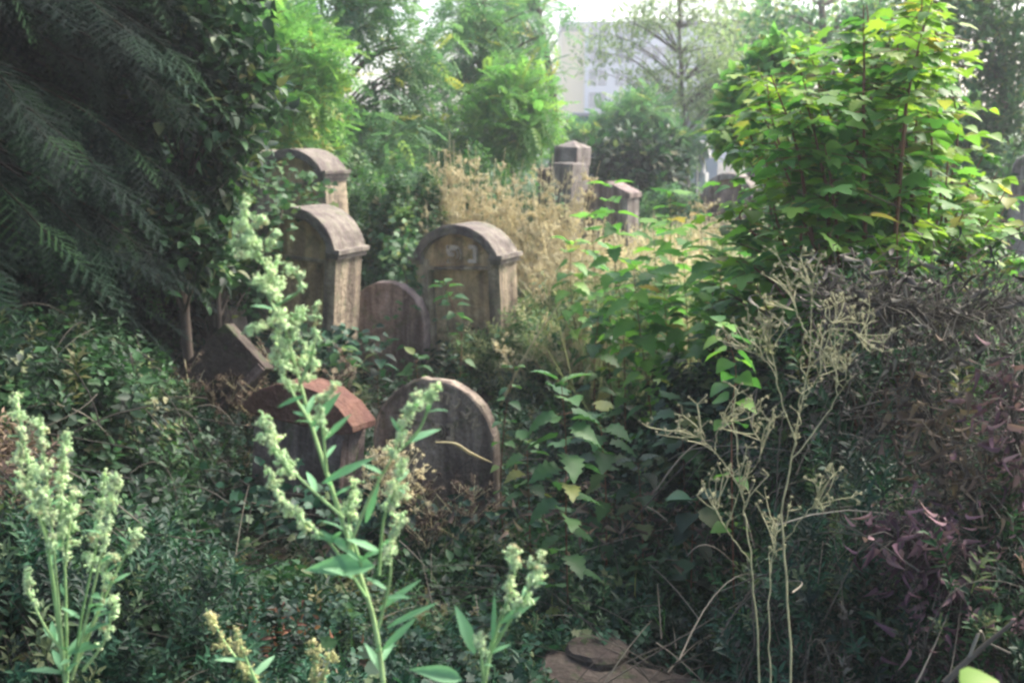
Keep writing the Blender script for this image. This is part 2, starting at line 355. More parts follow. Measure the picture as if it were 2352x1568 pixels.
def arched_stone(name, base, W, T, H, rise, yaw, roll, pitch, label, group, mats, seed, ring=.07, cornice=2, text=None, panel=True):
    """upright stone under a barrel-shaped cap. H = height to the very top"""
    e = empty(name, base, label, 'headstone', group, (R(pitch), R(roll), R(yaw)))
    zs = H - rise; h = W / 2; ms, mp, mc = mats
    fy = -T / 2
    # body: slab with two pilasters standing proud of the panel
    polyobj('slab', [box(-h, h, fy + .09, T / 2, -.25, zs - .012)], ms, e, .008, .004, seed)
    pw = W * .14
    for s in (-1, 1):
        a, b = sorted((s * h, s * (h - pw)))
        polyobj('pilaster', [box(a, b, fy + .004, fy + .0895, -.25, zs - .014)], ms, e, .006, .003, seed + 2 + s)
    inner = h - .015
    tp = arc(inner, rise - ring * .6, zs, 18)
    polyobj('tympanum', [prism([(-inner, zs - .07), (inner, zs - .07)] + tp, fy + .035, T / 2 - .01)], mp, e, .004, .003, seed + 5)
    if panel:
        polyobj('panel', [box(-h + pw + .01, h - pw - .01, fy + .078, fy + .0895, .1, zs - .1)], mp, e, .005, .003, seed + 6)
    oh = .035
    o_ = arc(h + .012, rise, zs, 22); i_ = arc(h - ring * .75, rise - ring, zs, 22)
    polyobj('cap', [prism(o_ + i_[::-1], fy - oh, T / 2 + oh * .6)], mc, e, .007, .004, seed + 7)
    for s in (-1, 1):
        k = []
        for j in range(cornice):
            wd = oh * (1.25 - .5 * j); z1 = zs + .012 - j * .033; z0 = z1 - .033 - .002 * 0
            a, b = sorted((s * (h - .06), s * (h + wd)))
            k.append(box(a, b, fy - oh * (1.1 - .5 * j), T / 2 + oh * (.7 - .3 * j), z0, z1))
        polyobj('cornice', k, mc, e, .005, .003, seed + 8)
    if text: carve(text, .2, S_LETT, e, (0.04, fy + .024, zs - .04), .012)
    polyobj('ledge', [box(-inner + .02, inner - .02, fy + .012, fy + .1, zs - .095, zs - .071)], ms, e, .005, .003, seed + 9)
    return e
def round_stone(name, base, W, T, H, rise, yaw, roll, pitch, label, group, mat, seed, rim=True, cat='headstone'):
    e = empty(name, base, label, cat, group, (R(pitch), R(roll), R(yaw)))
    h = W / 2; zs = H - rise
    polyobj('slab', [prism([(-h * 1.03, -.25), (h * 1.03, -.25)] + [(x * (1 + j1), z + j2) for (x, z), j1, j2 in zip(arc(h, rise, zs, 26), np.random.default_rng(seed).normal(0, .01, 26), np.random.default_rng(seed + 1).normal(0, .0035, 26))], -T / 2 + .012, T / 2)], mat, e, .012, .005, seed)
    if rim:
        o_ = arc(h - .002, rise - .002, zs, 26); i_ = arc(h - .02, rise - .02, zs, 26)
        polyobj('rim', [prism([(h - .002, zs - .25)] + o_ + [(-h + .002, zs - .25), (-h + .02, zs - .25)] + i_[::-1] + [(h - .02, zs - .25)], -T / 2 + .004, -T / 2 + .0115)], mat, e, .004, .002, seed + 1)
    return e
CEM = 'old headstones in the overgrown graves'
# middle, with the two carved letters
arched_stone('headstone', put(1082, 512, 8.0, 1.28), .67, .31, 1.28, .235, -24, -2.5, 0,
             'sandstone headstone with round cap and carved letters, right of the small grey slab', CEM, (S_SAND, S_SANDP, S_CAP), 10, text='\u05e4 \u05e0')
arched_stone('headstone', put(684, 470, 7.5, 1.3), .62, .36, 1.3, .26, -21, 4.5, 0,
             'tall sandstone headstone with round cap, left of the small grey slab', CEM, (S_SAND, S_SANDP, S_CAP), 30, cornice=2)
arched_stone('headstone', put(712, 340, 9.6, 1.62), .68, .34, 1.62, .22, -24, -4, 0,
             'ivy grown headstone with round cap and stepped cornice, directly behind the tall sandstone one', CEM, (S_SAND, S_SANDP, S_CAP), 50, cornice=3)
arched_stone('headstone', put(590, 343, 10.0, 1.65), .56, .3, 1.65, .2, -25, 2, 0,
             'headstone of which only a grey rounded shoulder shows beside the spruce', CEM, (S_GREY, S_GREY, S_CAP), 70)
arched_stone('headstone', put(1668, 396, 13.0, 1.45), .56, .4, 1.45, .27, -22, 3, 0,
             'far headstone with a dark hollow under its round cap, beside the broad leaved bush', CEM, (S_GREY, S_GREY, S_PINK), 90, ring=.07)
round_stone('headstone', put(888, 645, 7.9, .83), .62, .12, .83, .29, -24, 2, 0,
            'small grey round topped slab between the two capped sandstone headstones', CEM, S_GREY, 110)
fr = round_stone('headstone', put(1003, 872, 5.0, .74),   .62, .095, .74, .30, -20, -2.5, -3,
            'brown round topped slab with faint carved letters in front, right of the red capped one', CEM, S_BROWN, 130)
for i, ch in enumerate('\u05d0\u05d1\u05e0\u05d4\u05e8\u05dc'):
    a = R(62 - i * 15); carve(ch, .085, S_SAND, fr, (.225 * math.sin(a), -.041, .44 + .2 * math.cos(a)), .006, rot=a)
carve('\u05e4\u05e0', .12, S_SAND, fr, (.06, -.041, .46), .006)
# front left: red segmental cap
e = empty('headstone', put(683, 872, 5.0, .76), 'low headstone with a rust red segmental cap behind the pale flowering weed', 'headstone', CEM, (R(-2), R(5), R(-26)))
polyobj('slab', [box(-.26, .25, -.08, .1, -.25, .60)], S_GREY, e, .01, .005, 150)
o_ = arc(.31, .14, .62, 7); polyobj('cap', [prism([(-.31, .59), (-.26, .57), (.25, .57), (.31, .59)] + o_, -.11, .085)], S_RED, e, .008, .004, 151)
polyobj('edge_strip', [box(.225, .255, -.105, -.0805, -.2, .549)], S_GREY, e, .004, .002, 152)
# fallen leaning slab, left
e = empty('leaning_slab', at(500, 860, 5.9) - np.array((0, 0, .02)), 'dark brown slab toppled sideways so that one corner points up, left of the pale weed', 'gravestone', CEM, (R(-12), R(44), R(-18)))
polyobj('slab', [box(-.17, .17, -.06, .06, -.45, .26)], S_KERB, e, .01, .006, 160)
polyobj('border', [box(.12, .17, -.075, -.0605, -.4, .25)], S_GREY, e, .004, .003, 161)
# small stone behind the weed top (left)
e = empty('headstone', put(500, 505, 7.2, 1.15), 'reddish brown headstone fragment half hidden by branches under the spruce', 'headstone', CEM, (0, R(-14), R(-30)))
polyobj('slab', [prism([(-.2, -.2), (.22, -.2), (.26, .95), (.0, 1.15), (-.22, .98)], -.1, .1)], S_BROWN, e, .01, .006, 170)
polyobj('ledge', [box(-.26, .3, -.14, .14, .86, .93)], S_CAP, e, .006, .004, 171)
# pillars
def pillar(px, py, d, w_, H, yaw, roll, label, mat, tip, seed, nm='grave_pillar'):
    e = empty(nm, put(px, py, d, H), label, 'grave pillar', CEM, (0, R(roll), R(yaw)))
    h = w_ / 2; z = H - tip
    polyobj('shaft', [box(-h, h, -h, h, -.2, z - .2)], mat, e, .01, .004, seed)
    h *= 1.02 / 1.07 if tip < .02 else 1
    v = [(-h * 1.07, -h * 1.07, z - .199), (h * 1.07, -h * 1.07, z - .199), (h * 1.07, h * 1.07, z - .199), (-h * 1.07, h * 1.07, z - .199),
         (-h * 1.07, -h * 1.07, z), (h * 1.07, -h * 1.07, z), (h * 1.07, h * 1.07, z), (-h * 1.07, h * 1.07, z), (0, 0, H)]
    polyobj('pointed_top' if tip > .02 else 'top_block', [(v, [(3, 2, 1, 0), (0, 1, 5, 4), (1, 2, 6, 5), (2, 3, 7, 6), (3, 0, 4, 7), (4, 5, 8), (5, 6, 8), (6, 7, 8), (7, 4, 8)])], mat, e, .006, .003, seed + 1)
    return e
pillar(1303, 322, 12.0, .27, 1.72, -35, 2.5, 'tall grey square pillar with a low pointed top above the dry weeds', S_PINK, .07, 180)
pillar(1297, 372, 11.4, .24, 1.45, -38, 2.5, 'lower square pillar standing just in front of the pointed one', S_PINK, .012, 184)
pillar(1262, 384, 12.6, .2, 1.45, -30, 0, 'dark square pillar half hidden by dry stalks on the left of the pointed one', S_BROWN, .015, 188)
# gabled stone
e = empty('headstone', put(1400, 405, 11.5, 1.42), 'brown headstone with a shallow pointed cap behind the young leafy sapling', 'headstone', CEM, (0, R(-1), R(-30)))
polyobj('slab', [box(-.27, .27, -.1, .18, -.2, 1.22)], S_BROWN, e, .01, .004, 190)
polyobj('cap', [prism([(-.29, 1.2), (-.29, 1.235), (-.05, 1.36), (.05, 1.37), (.31, 1.25), (.31, 1.2)][::-1], -.12, .19)], S_GREY, e, .006, .003, 191)
polyobj('pilaster', [box(.2, .29, -.13, .16, -.2, 1.199)], S_PINK, e, .006, .003, 192)
polyobj('arch', [prism(arc(.2, .17, .95, 14) + arc(.15, .13, .95, 14)[::-1], -.115, -.101)], S_PINK, e, .003, .002, 193)
# far pale monuments
e = empty('monument', put(1607, 322, 26, 1.85), 'small pale domed monument far behind on the grass', 'monument', CEM, (0, 0, R(-20)))
polyobj('base', [box(-.2, .2, -.2, .2, -.1, 1.1), box(-.13, .13, -.13, .13, 1.101, 1.45)], S_PALE, e, .01, .004, 200)
polyobj('dome', [prism([(-.28, 1.45), (.28, 1.45), (.28, 1.52)] + arc(.24, .3, 1.53, 12) + [(-.28, 1.52)], -.26, .26)], S_PALE, e, .02, .004, 201)
round_stone('headstone', put(1587, 338, 24, 1.75), .32, .2, 1.75, .18, -20, 0, 0, 'white rounded stone tip beside the far pale domed monument', CEM, S_PALE, 205, rim=False)
round_stone('headstone', put(2372, 352, 11, 1.65), .34, .15, 1.65, .17, -15, 0, 0, 'pale rounded stone at the right edge of the photo behind the leaves', CEM, S_PINK, 207)
# stone kerb block in the front and a broken lump on it
e = empty('kerb_stone', at(1490, 1560, 3.15), 'long brown stone kerb block lying low in the foreground', 'grave kerb', CEM, (R(4), R(5), R(-14)))
polyobj('block', [box(-.34, .6, -.11, .09, -.2, -.01)], S_KERB, e, .012, .008, 210)
me = D.meshes.new('broken_stone')
g = G()
th = rng.random(400)
import bmesh
bm = bmesh.new(); bmesh.ops.create_icosphere(bm, subdivisions=3, radius=.1)
rr = random.Random(3)
for v in bm.verts:
    n_ = math.sin(v.co.x * 40 + 1) * math.cos(v.co.z * 33) * .012 + rr.uniform(-.004, .004)
    v.co = v.co * (1 + n_ * 8); v.co.z = min(v.co.z, .045) * .75; v.co.x *= 1.1
bm.to_mesh(me); bm.free(); me.materials.append(S_KERB)
o = D.objects.new('broken_stone', me); link(o); o.location = at(1372, 1505, 3.3)
tag(o, 'rough brown lump of broken stone on the left end of the kerb block', 'stone')

# ------------------------------------------------------------------ buildings far behind
def building():
    m, nt, b = mat_base('white_render'); b.inputs['Base Color'].default_value = (.5, .5, .53, 1); b.inputs['Roughness'].default_value = .9
    m2, nt2, b2 = mat_base('cream_render'); b2.inputs['Base Color'].default_value = (.6, .47, .24, 1); b2.inputs['Roughness'].default_value = .9
    m3, _, b3 = mat_base('window_glass'); b3.inputs['Base Color'].default_value = (.07, .08, .11, 1); b3.inputs['Roughness'].default_value = .15
    m4, _, b4 = mat_base('green_paint'); b4.inputs['Base Color'].default_value = (.04, .2, .15, 1)
    m5, _, b5 = mat_base('roof_felt'); b5.inputs['Base Color'].default_value = (.32, .3, .31, 1)
    for mm in (m, m2, m5):
        t = mm.node_tree; n = t.nodes.new('ShaderNodeTexNoise'); n.inputs['Scale'].default_value = .6; bb = t.nodes['Principled BSDF']
        c = bb.inputs['Base Color'].default_value[:3]; r = ramp(t, [(.3, tuple(x * .85 for x in c)), (.7, c)]); t.links.new(n.outputs['Fac'], r.inputs[0]); t.links.new(r.outputs[0], bb.inputs['Base Color'])
    d = 110
    a = at(1292, 62, d); bs = at(1665, 62, d)
    Hh = a[2]; x0, x1 = a[0], bs[0] + 6
    e = empty('apartment_building', (x0, d, 0), 'pale multi storey apartment building with a cream left side', 'building')
    polyobj('wall', [box(2.2, x1 - x0, 0, 12, -1, Hh)], m, e, 0, 0)
    polyobj('side_wall', [box(0, 2.199, .4, 11.5, -1, Hh - .4)], m2, e, 0, 0)
    polyobj('roof_edge', [box(-.1, x1 - x0 + .3, -.25, 12.3, Hh + .001, Hh + .5)], m5, e, 0, 0)
    nf = 6; fh = Hh / nf
    for i in range(1, nf):
        for j in range(7):
            xx = 2.6 + j * 2.6; zz = i * fh + .9
            w_ = polyobj('window', [box(xx, xx + 1.7, -.06, -.001, zz, zz + 1.5)], m3, e, 0, 0)
            polyobj('frame', [box(xx - .1, xx, -.1, -.002, zz - .1, zz + 1.6), box(xx + 1.7, xx + 1.8, -.1, -.002, zz - .1, zz + 1.6), box(xx + .8, xx + .9, -.1, -.0605, zz, zz + 1.5)], m, w_, 0, 0)
        polyobj('balcony', [box(8.2, 12.6, -1.1, -.11, i * fh + .2, i * fh + 1.2)], m, e, 0, 0)
    # low shed roofs nearer
    for (pa, pb, py, dd, lab, gm) in ((1322, 1480, 262, 34, 'low white shed with a green fascia under its flat roof', m4), (1540, 1665, 266, 31, 'low white shed with a plain flat roof edge behind the willow trunk', m5)):
        A = at(pa, py, dd); B = at(pb, py, dd)
        s = empty('shed', (A[0], dd, 0), lab, 'shed', 'low sheds behind the cemetery')
        L = B[0] - A[0]; H_ = A[2]
        polyobj('wall', [box(.1, L - .1, .3, 5, -.2, H_ - .32)], m, s, 0, 0)
        polyobj('roof', [box(-.1, L + .1, -.1, 5.4, H_ - .08, H_ + .04)], m5, s, .02, .0)
        polyobj('fascia', [box(0, L, .02, 5.2, H_ - .319, H_ - .081)], gm, s, 0, 0)
building()

# ------------------------------------------------------------------ vegetation generators
def leaves_in(g, C, Rr, n, tms, size, up=.3, shell=0, out=.6, wid=1.0, flat=.0, amin=0, amax=1):
    """leaves in an ellipsoid around C with radii Rr"""
    d = rdir(n); rad = rng.random(n) ** (1 / 3 if not shell else .12)
    P = C + d * rad[:, None] * Rr
    nd = unit(d * out + rdir(n) * .8 + np.array((0, 0, up - flat)))
    N = unit(rdir(n) * .5 + np.array((0, 0, 1.0)))
    S = rng.uniform(.7, 1.3, n) * size
    k = rng.integers(0, len(tms), n)
    for i, t in enumerate(tms):
        q = k == i; scat(g, t, P[q], nd[q], N[q], S[q], rng.uniform(amin, amax, q.sum()), wid)
def tree(name, label, base, H, trunk_r, blobs, tms, leafm, size, per=26, ncl=60, cr=.28, group=None, lean=(0, 0), bark=None, cat='tree', up=.0, twigs=True, a=(0, 1)):
    """blobs: list of (centre xyz, (rx,ry,rz), weight)"""
    base = np.asarray(base, float)
    e = empty(name, base, label, cat, group)
    bark = bark or L_BARK
    gt = G(); gl = G()
    top = base + np.array((lean[0], lean[1], H))
    tp = curve([base + (0, 0, -.15), base + (top - base) * .35 + rng.normal(0, .06, 3) * H * .3, base + (top - base) * .7 + rng.normal(0, .06, 3) * H * .3, top], 14)
    tubes(gt, tp, np.linspace(trunk_r, trunk_r * .2, 14), 8)
    for C, Rr, wt in blobs:
        C = np.asarray(C, float); Rr = np.asarray(Rr, float)
        n = int(ncl * wt)
        d = rdir(n); cc = C + d * (rng.random(n) ** .45)[:, None] * Rr
        # limbs to a third of the clumps
        for c in cc[::2]:
            zt = np.clip((c[2] - .5 * np.hypot(*(c[:2] - base[:2])) - base[2]) / H, .12, .95)
            p0 = tp[int(zt * 13)]
            mid = (p0 + c) / 2 + np.array((0, 0, .12 * np.linalg.norm(c - p0))) + rng.normal(0, .05, 3)
            tubes(gt, curve([p0, mid, c], 7), np.linspace(trunk_r * .3, trunk_r * .05, 7), 4)
        for c in cc:
            leaves_in(gl, c, cr * rng.uniform(.6, 1.3) * np.array((1, 1, .75)), int(per * rng.uniform(.6, 1.4)), tms, size, up, a_ := 0, .8, amin=a[0], amax=a[1])
    gt.build('trunk', bark, e, True, base); gl.build('crown', leafm, e, False, base)
    return e
def B(px, py, d, rx, rz, ry=None, wt=1): return (at(px, py, d), (rx, ry or rx, rz), wt)
def gb(px, d): p = at(px, 784, d); return np.array((p[0], d, float(gh(p[0], d))))

TG = 'trees at the back of the cemetery'
# young ash trees, middle left
tree('ash_tree', 'young yellow green ash behind the spruce edge above the leftmost headstones', gb(600, 11.5), 4.2, .06,
     [B(610, 210, 11.3, .75, .62, wt=1.6), B(560, 60, 11.8, .6, .6), B(690, 130, 11.2, .4, .4, wt=.6), B(590, 330, 11, .7, .3, wt=.8)], [PINN], L_YEL, .26, 20, 44, .24, TG)
tree('ash_tree', 'tall ash with dark limbs and bright sky holes behind the round capped stones', gb(800, 13), 5, .09,
     [B(830, 40, 13, .6, .5, wt=1.2), B(940, 150, 13.2, .5, .7, wt=1.1), B(760, 300, 13, .6, .4, wt=1.2), B(850, 320, 12.5, .8, .3, wt=1.2), B(900, -80, 13, 1, .5)], [PINN], L_ASH, .27, 14, 20, .2, TG)
tree('ash_tree', 'broad blue green ash in the middle with its crown cut by the top edge', gb(1120, 15), 5.5, .09,
     [B(1130, 60, 15, .9, .7, wt=1.6), B(1060, 180, 14.6, .6, .5, wt=.8), B(1180, 180, 14.8, .5, .5, wt=.8), B(1010, 310, 14, .7, .3, wt=.7)], [PINN], L_ASH, .28, 14, 25, .22, TG)
tree('ash_tree', 'small light green ash sapling rising above the straw coloured weeds', gb(1180, 13.4), 2.6, .035,
     [B(1170, 240, 13.4, .38, .45, wt=1.1), B(1205, 290, 13.2, .28, .25, wt=.6), B(1130, 320, 13.4, .35, .2, wt=.5)], [PINN], L_YEL, .24, 18, 34, .22, TG)
tree('ash_tree', 'loose grey green tree just left of the white sky gap', gb(1250, 20), 7, .1,
     [B(1190, 20, 20, .8, 1.0, wt=1), B(1140, -60, 20, 1.3, .8, wt=1.2), B(1190, 170, 20, .6, .5, wt=.5)], [PINN], L_ASH, .3, 12, 28, .4, TG)
tree('broadleaf_tree', 'dull green shaded tree behind the young ash at the top left', gb(640, 17), 7, .14,
     [B(560, 20, 17, 1.1, 1.0, wt=1.3), B(520, 200, 17, .9, .7)], [SIMPLE], L_ASH, .12, 38, 36, .42, TG)
# dark bush under the sheds
tree('round_shrub', 'dark green round shrub between the pillars and the far domed monument', gb(1450, 16), 2.0, .05,
     [B(1450, 370, 16, .7, .36, wt=1.4), B(1440, 450, 15.8, .9, .45, wt=1.3)], [SIMPLE], L_DARK, .13, 40, 70, .25, None, cat='shrub')
tree('round_shrub', 'lighter leafy top growing above the dark round shrub', gb(1460, 18), 2.6, .05,
     [B(1460, 275, 18, .42, .3, wt=1.), B(1360, 330, 18, .5, .2, wt=.8), B(1530, 335, 18, .5, .25, wt=.8)], [PINN], L_ASH, .25, 20, 44, .25, None, cat='shrub')
tree('round_shrub', 'sunlit yellow green shrub looking out from behind the left edge of the broad leaved bush', gb(1760, 8.5), 2.0, .03,
     [B(1745, 230, 8.5, .24, .3, wt=1), B(1705, 310, 8.4, .2, .16, wt=.8), B(1790, 150, 8.6, .2, .25, wt=.7), B(1700, 250, 8.5, .14, .14, wt=.3)], [OVATE, SERR], L_YEL, .1, 18, 44, .14, None, cat='shrub')
# thin willow / birch
tree('willow_tree', 'thin grey green willow with one slender leaning trunk in front of the apartment building', gb(1580, 22), 6, .06,
     [B(1470, 60, 22, .8, .4, wt=.4), B(1500, 190, 22, .5, .35, wt=.4), B(1390, 110, 22, .55, .5, wt=.35), B(1640, 140, 22, .8, .8, wt=1.3), B(1560, -20, 22, 1.2, .7, wt=1.0), B(1600, 230, 22, .9, .3, wt=.8)], [NARROW], L_PALE, .13, 30, 44, .36, TG, lean=(-.35, 0))
tree('willow_tree', 'pale olive tree right of the slender willow trunk', gb(1720, 24), 7, .12,
     [B(1700, 60, 24, 1.2, 1.0, wt=1.4), B(1690, 240, 24, 1.2, .8, wt=1.3), B(1780, 130, 24, .7, .8, wt=.8)], [NARROW], L_PALE, .15, 34, 42, .42, TG)
tree('broadleaf_tree', 'medium green tree behind the broad leaved bush with sky showing through', gb(1850, 19), 7, .1,
     [B(1830, 60, 19, .9, .7, wt=.9), B(1990, 30, 19, 1.2, .7, wt=1.2), B(1800, 280, 18, 1.2, .7, wt=1.4), B(1980, 180, 18, 1, .8, wt=1)], [SIMPLE], L_ASH, .13, 36, 34, .38, TG)
tree('broadleaf_tree', 'dark blue green tree with a pale trunk at the right edge', gb(2230, 13), 7, .055,
     [B(2260, 60, 12.5, .7, .8, wt=1.4), B(2330, 250, 12.5, .6, .8, wt=1.2), B(2230, 330, 12.3, .35, .5, wt=.7), B(2360, 440, 11.5, .6, .4, wt=1), B(2180, -30, 13, .8, .5)], [SIMPLE, NARROW], L_GREEN, .095, 40, 52, .28, TG, up=-.2)
# far wood filling the horizon
g = G()
for i in range(230):
    x = rng.uniform(-38, 38); y = rng.uniform(27, 44)
    if 1 < x / y * 34 < 7.5: continue
    if 0: hh = 1
    hh = rng.uniform(1.6, 3.1)
    for z in np.arange(.4, hh, .9):
        leaves_in(g, np.array((x, y, z)), np.array((1.6, 1.4, .9)), 120, [SIMPLE], .3, 0, 0, .8)
o = g.build('far_wood', L_ASH); tag(o, 'far belt of mixed green trees closing the view behind the cemetery', 'wood', kind='stuff')

# ------------------------------------------------------------------ spruce
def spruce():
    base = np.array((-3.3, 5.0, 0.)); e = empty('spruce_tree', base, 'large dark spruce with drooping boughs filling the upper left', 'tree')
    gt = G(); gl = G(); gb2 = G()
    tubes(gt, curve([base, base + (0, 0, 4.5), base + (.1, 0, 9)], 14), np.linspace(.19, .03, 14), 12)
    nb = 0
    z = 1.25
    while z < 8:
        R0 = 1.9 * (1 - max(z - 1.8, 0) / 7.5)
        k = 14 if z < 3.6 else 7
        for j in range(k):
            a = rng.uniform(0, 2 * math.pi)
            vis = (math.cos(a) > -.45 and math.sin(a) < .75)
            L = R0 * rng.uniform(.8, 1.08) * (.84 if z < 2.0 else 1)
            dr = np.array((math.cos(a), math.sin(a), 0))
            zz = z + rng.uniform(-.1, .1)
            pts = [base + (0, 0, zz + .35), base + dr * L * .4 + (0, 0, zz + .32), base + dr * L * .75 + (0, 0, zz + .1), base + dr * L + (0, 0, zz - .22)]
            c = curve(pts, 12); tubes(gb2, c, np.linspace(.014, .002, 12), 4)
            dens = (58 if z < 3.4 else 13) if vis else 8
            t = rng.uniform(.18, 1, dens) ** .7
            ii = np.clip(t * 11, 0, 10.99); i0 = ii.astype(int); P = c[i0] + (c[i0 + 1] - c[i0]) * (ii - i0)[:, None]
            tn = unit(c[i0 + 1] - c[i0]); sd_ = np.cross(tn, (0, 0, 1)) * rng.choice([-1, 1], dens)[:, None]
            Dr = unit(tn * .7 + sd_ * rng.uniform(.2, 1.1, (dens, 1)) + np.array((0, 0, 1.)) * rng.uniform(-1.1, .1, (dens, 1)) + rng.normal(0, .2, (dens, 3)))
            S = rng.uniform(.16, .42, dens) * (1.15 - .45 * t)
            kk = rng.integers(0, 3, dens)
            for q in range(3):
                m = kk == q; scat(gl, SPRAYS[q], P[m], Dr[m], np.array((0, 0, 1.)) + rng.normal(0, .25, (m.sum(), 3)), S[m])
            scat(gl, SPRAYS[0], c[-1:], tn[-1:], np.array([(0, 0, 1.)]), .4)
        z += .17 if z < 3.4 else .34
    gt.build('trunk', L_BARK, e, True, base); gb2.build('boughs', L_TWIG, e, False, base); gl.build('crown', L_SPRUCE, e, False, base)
spruce()
tree('backdrop_yew', 'black green yew standing in the shade behind the spruce', gb(-150, 8.2), 4.6, .12,  # added as a dark backdrop, to deepen the darkness behind the spruce
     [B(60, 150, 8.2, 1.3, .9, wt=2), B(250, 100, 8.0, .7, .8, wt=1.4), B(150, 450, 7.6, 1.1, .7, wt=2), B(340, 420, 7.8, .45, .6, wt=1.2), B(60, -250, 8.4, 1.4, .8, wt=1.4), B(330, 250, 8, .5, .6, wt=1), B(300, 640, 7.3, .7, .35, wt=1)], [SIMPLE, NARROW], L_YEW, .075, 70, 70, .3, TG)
tree('broadleaf_tree', 'tall tree whose canopy overhangs the place the photo is taken from', (-2.2, -2.6, 0), 7.5, .2,  # unseen tree, added to shade the foreground (its label seeds the shape)
     [((-.6, -1.0, 6.4), (4.2, 2.4, .9), 3.2), ((2.6, -.6, 5.9), (2.2, 2.0, .8), 1.6), ((-3.0, .6, 6.2), (1.6, 1.6, .8), 1.2)], [SIMPLE], L_DARK, .16, 60, 60, .5, None)
# leafy shrub beside the spruce, mid size leaves
tree('elm_shrub', 'mid green leafy shrub pushing out of the right side of the spruce', gb(440, 6.4), 2.5, .04,
     [B(470, 200, 6.0, .42, .5, wt=1.3), B(490, 290, 6.3, .14, .22, wt=.4), B(440, 60, 6, .4, .4, wt=1), B(440, 440, 6.2, .28, .22, wt=.8), B(420, 560, 6, .3, .25, wt=.8)], [OVATE], L_DARK, .075, 24, 60, .14, None, cat='shrub')
tree('elder_shrub', 'shrub with drooping paired leaves over the headstone fragment under the spruce', gb(500, 6.9), 1.6, .03,
     [B(440, 470, 7.0, .26, .12, wt=.6), B(470, 390, 7.2, .25, .14, wt=.5), B(430, 590, 6.8, .34, .17, wt=.9), B(560, 640, 7.3, .22, .12, wt=.5)], [PINN, OVATE], L_GREEN, .12, 14, 40, .12, None, cat='shrub')

# ------------------------------------------------------------------ mounds of undergrowth
def mound(name, label, C, Rr, n, tms, mat, size, cat='undergrowth', kind=None, second=None, group=None, lump=.25, stems=0, stemmat=None, a=(0, 1)):
    """dome of sprigs on an ellipsoid standing on the ground; second=(mat, share, tms, size, name)"""
    C = np.asarray(C, float); Rr = np.asarray(Rr, float)
    d = rdir(n, -.05, 1)
    ph = rng.uniform(0, 6, 4)
    q = 1 + lump * (np.sin(d[:, 0] * 6 + ph[0]) * np.cos(d[:, 1] * 5 + ph[1]) + .5 * np.sin(d[:, 0] * 13 + d[:, 2] * 11 + ph[2])) * .6
    rad = q * rng.uniform(.72, 1.0, n)
    P = C + d * Rr * rad[:, None]
    nd = unit(d * .7 + rdir(n) * .5 + np.array((0, 0, .55)))
    Nn = unit(rdir(n)); S = rng.uniform(.7, 1.4, n) * size
    e = empty(name, (C[0], C[1], 0), label, cat, group)
    if kind: e['kind'] = kind
    sh = second[1] if second else 0
    pat = .5 + .5 * np.sin(P[:, 0] * 5 + ph[3]) * np.cos(P[:, 2] * 6 + P[:, 1] * 3)
    s2 = (rng.random(n) * .7 + pat * .3) < sh
    g = G(); k = rng.integers(0, len(tms), n)
    for i, t in enumerate(tms):
        m = (k == i) & ~s2; scat(g, t, P[m], nd[m], Nn[m], S[m], rng.uniform(a[0], a[1], m.sum()))
    g.build('foliage', mat, e, False, (C[0], C[1], 0))
    if second and s2.any():
        g = G(); k = rng.integers(0, len(second[2]), n)
        for i, t in enumerate(second[2]):
            m = (k == i) & s2; scat(g, t, P[m], nd[m], Nn[m], S[m] / size * second[3])
        g.build(second[4], second[0], e, False, (C[0], C[1], 0))
    if stems:
        g = G(); m = stems
        dd = rdir(m, .0, .95); p1 = C + dd * Rr * rng.uniform(.8, 1.12, (m, 1)); p0 = C + rdir(m, 0, .9) * Rr * rng.uniform(.5, 1.05, (m, 1))
        near = rng.random(m) < .7; p0[near] = p1[near] + rng.normal(0, .22, (near.sum(), 3)) - np.array((0, 0, .25))
        mid = (p0 + p1) / 2 + rng.normal(0, .07, (m, 3)) + np.array((0, 0, .1)); t = np.linspace(0, 1, 8)[None, :, None]
        P3 = (1 - t) ** 2 * p0[:, None] + 2 * t * (1 - t) * mid[:, None] + t * t * p1[:, None]
        tubes(g, P3, (np.linspace(.0045, .0018, 8) * min(1, C[1] / 5))[None], 3)
        g.build('stems', stemmat or L_GREY, e, False, (C[0], C[1], 0))
    return e
BUSH = 'bushes and mounds of undergrowth'
# left bank under the spruce
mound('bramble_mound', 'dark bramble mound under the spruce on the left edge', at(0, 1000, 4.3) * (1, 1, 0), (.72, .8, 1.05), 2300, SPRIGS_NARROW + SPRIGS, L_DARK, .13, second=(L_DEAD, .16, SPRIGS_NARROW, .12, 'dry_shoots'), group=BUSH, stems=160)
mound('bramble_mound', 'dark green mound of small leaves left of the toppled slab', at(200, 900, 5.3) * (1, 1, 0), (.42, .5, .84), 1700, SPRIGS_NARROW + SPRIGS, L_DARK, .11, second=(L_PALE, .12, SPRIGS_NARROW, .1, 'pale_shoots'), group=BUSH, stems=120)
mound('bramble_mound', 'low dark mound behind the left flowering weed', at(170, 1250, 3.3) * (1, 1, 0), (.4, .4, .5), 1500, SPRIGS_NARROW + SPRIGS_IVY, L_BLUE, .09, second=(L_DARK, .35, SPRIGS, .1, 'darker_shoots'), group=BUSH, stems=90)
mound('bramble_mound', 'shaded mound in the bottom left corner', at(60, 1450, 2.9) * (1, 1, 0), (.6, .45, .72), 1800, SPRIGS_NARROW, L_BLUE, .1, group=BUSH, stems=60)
mound('dry_brown_patch', 'patch of dried brown growth at the left edge below the spruce', at(70, 860, 3.7) * (1, 1, 0) + (0, -.55, .62), (.26, .22, .3), 330, SPRIGS_NARROW, L_DEAD, .08, group=BUSH, stems=120)
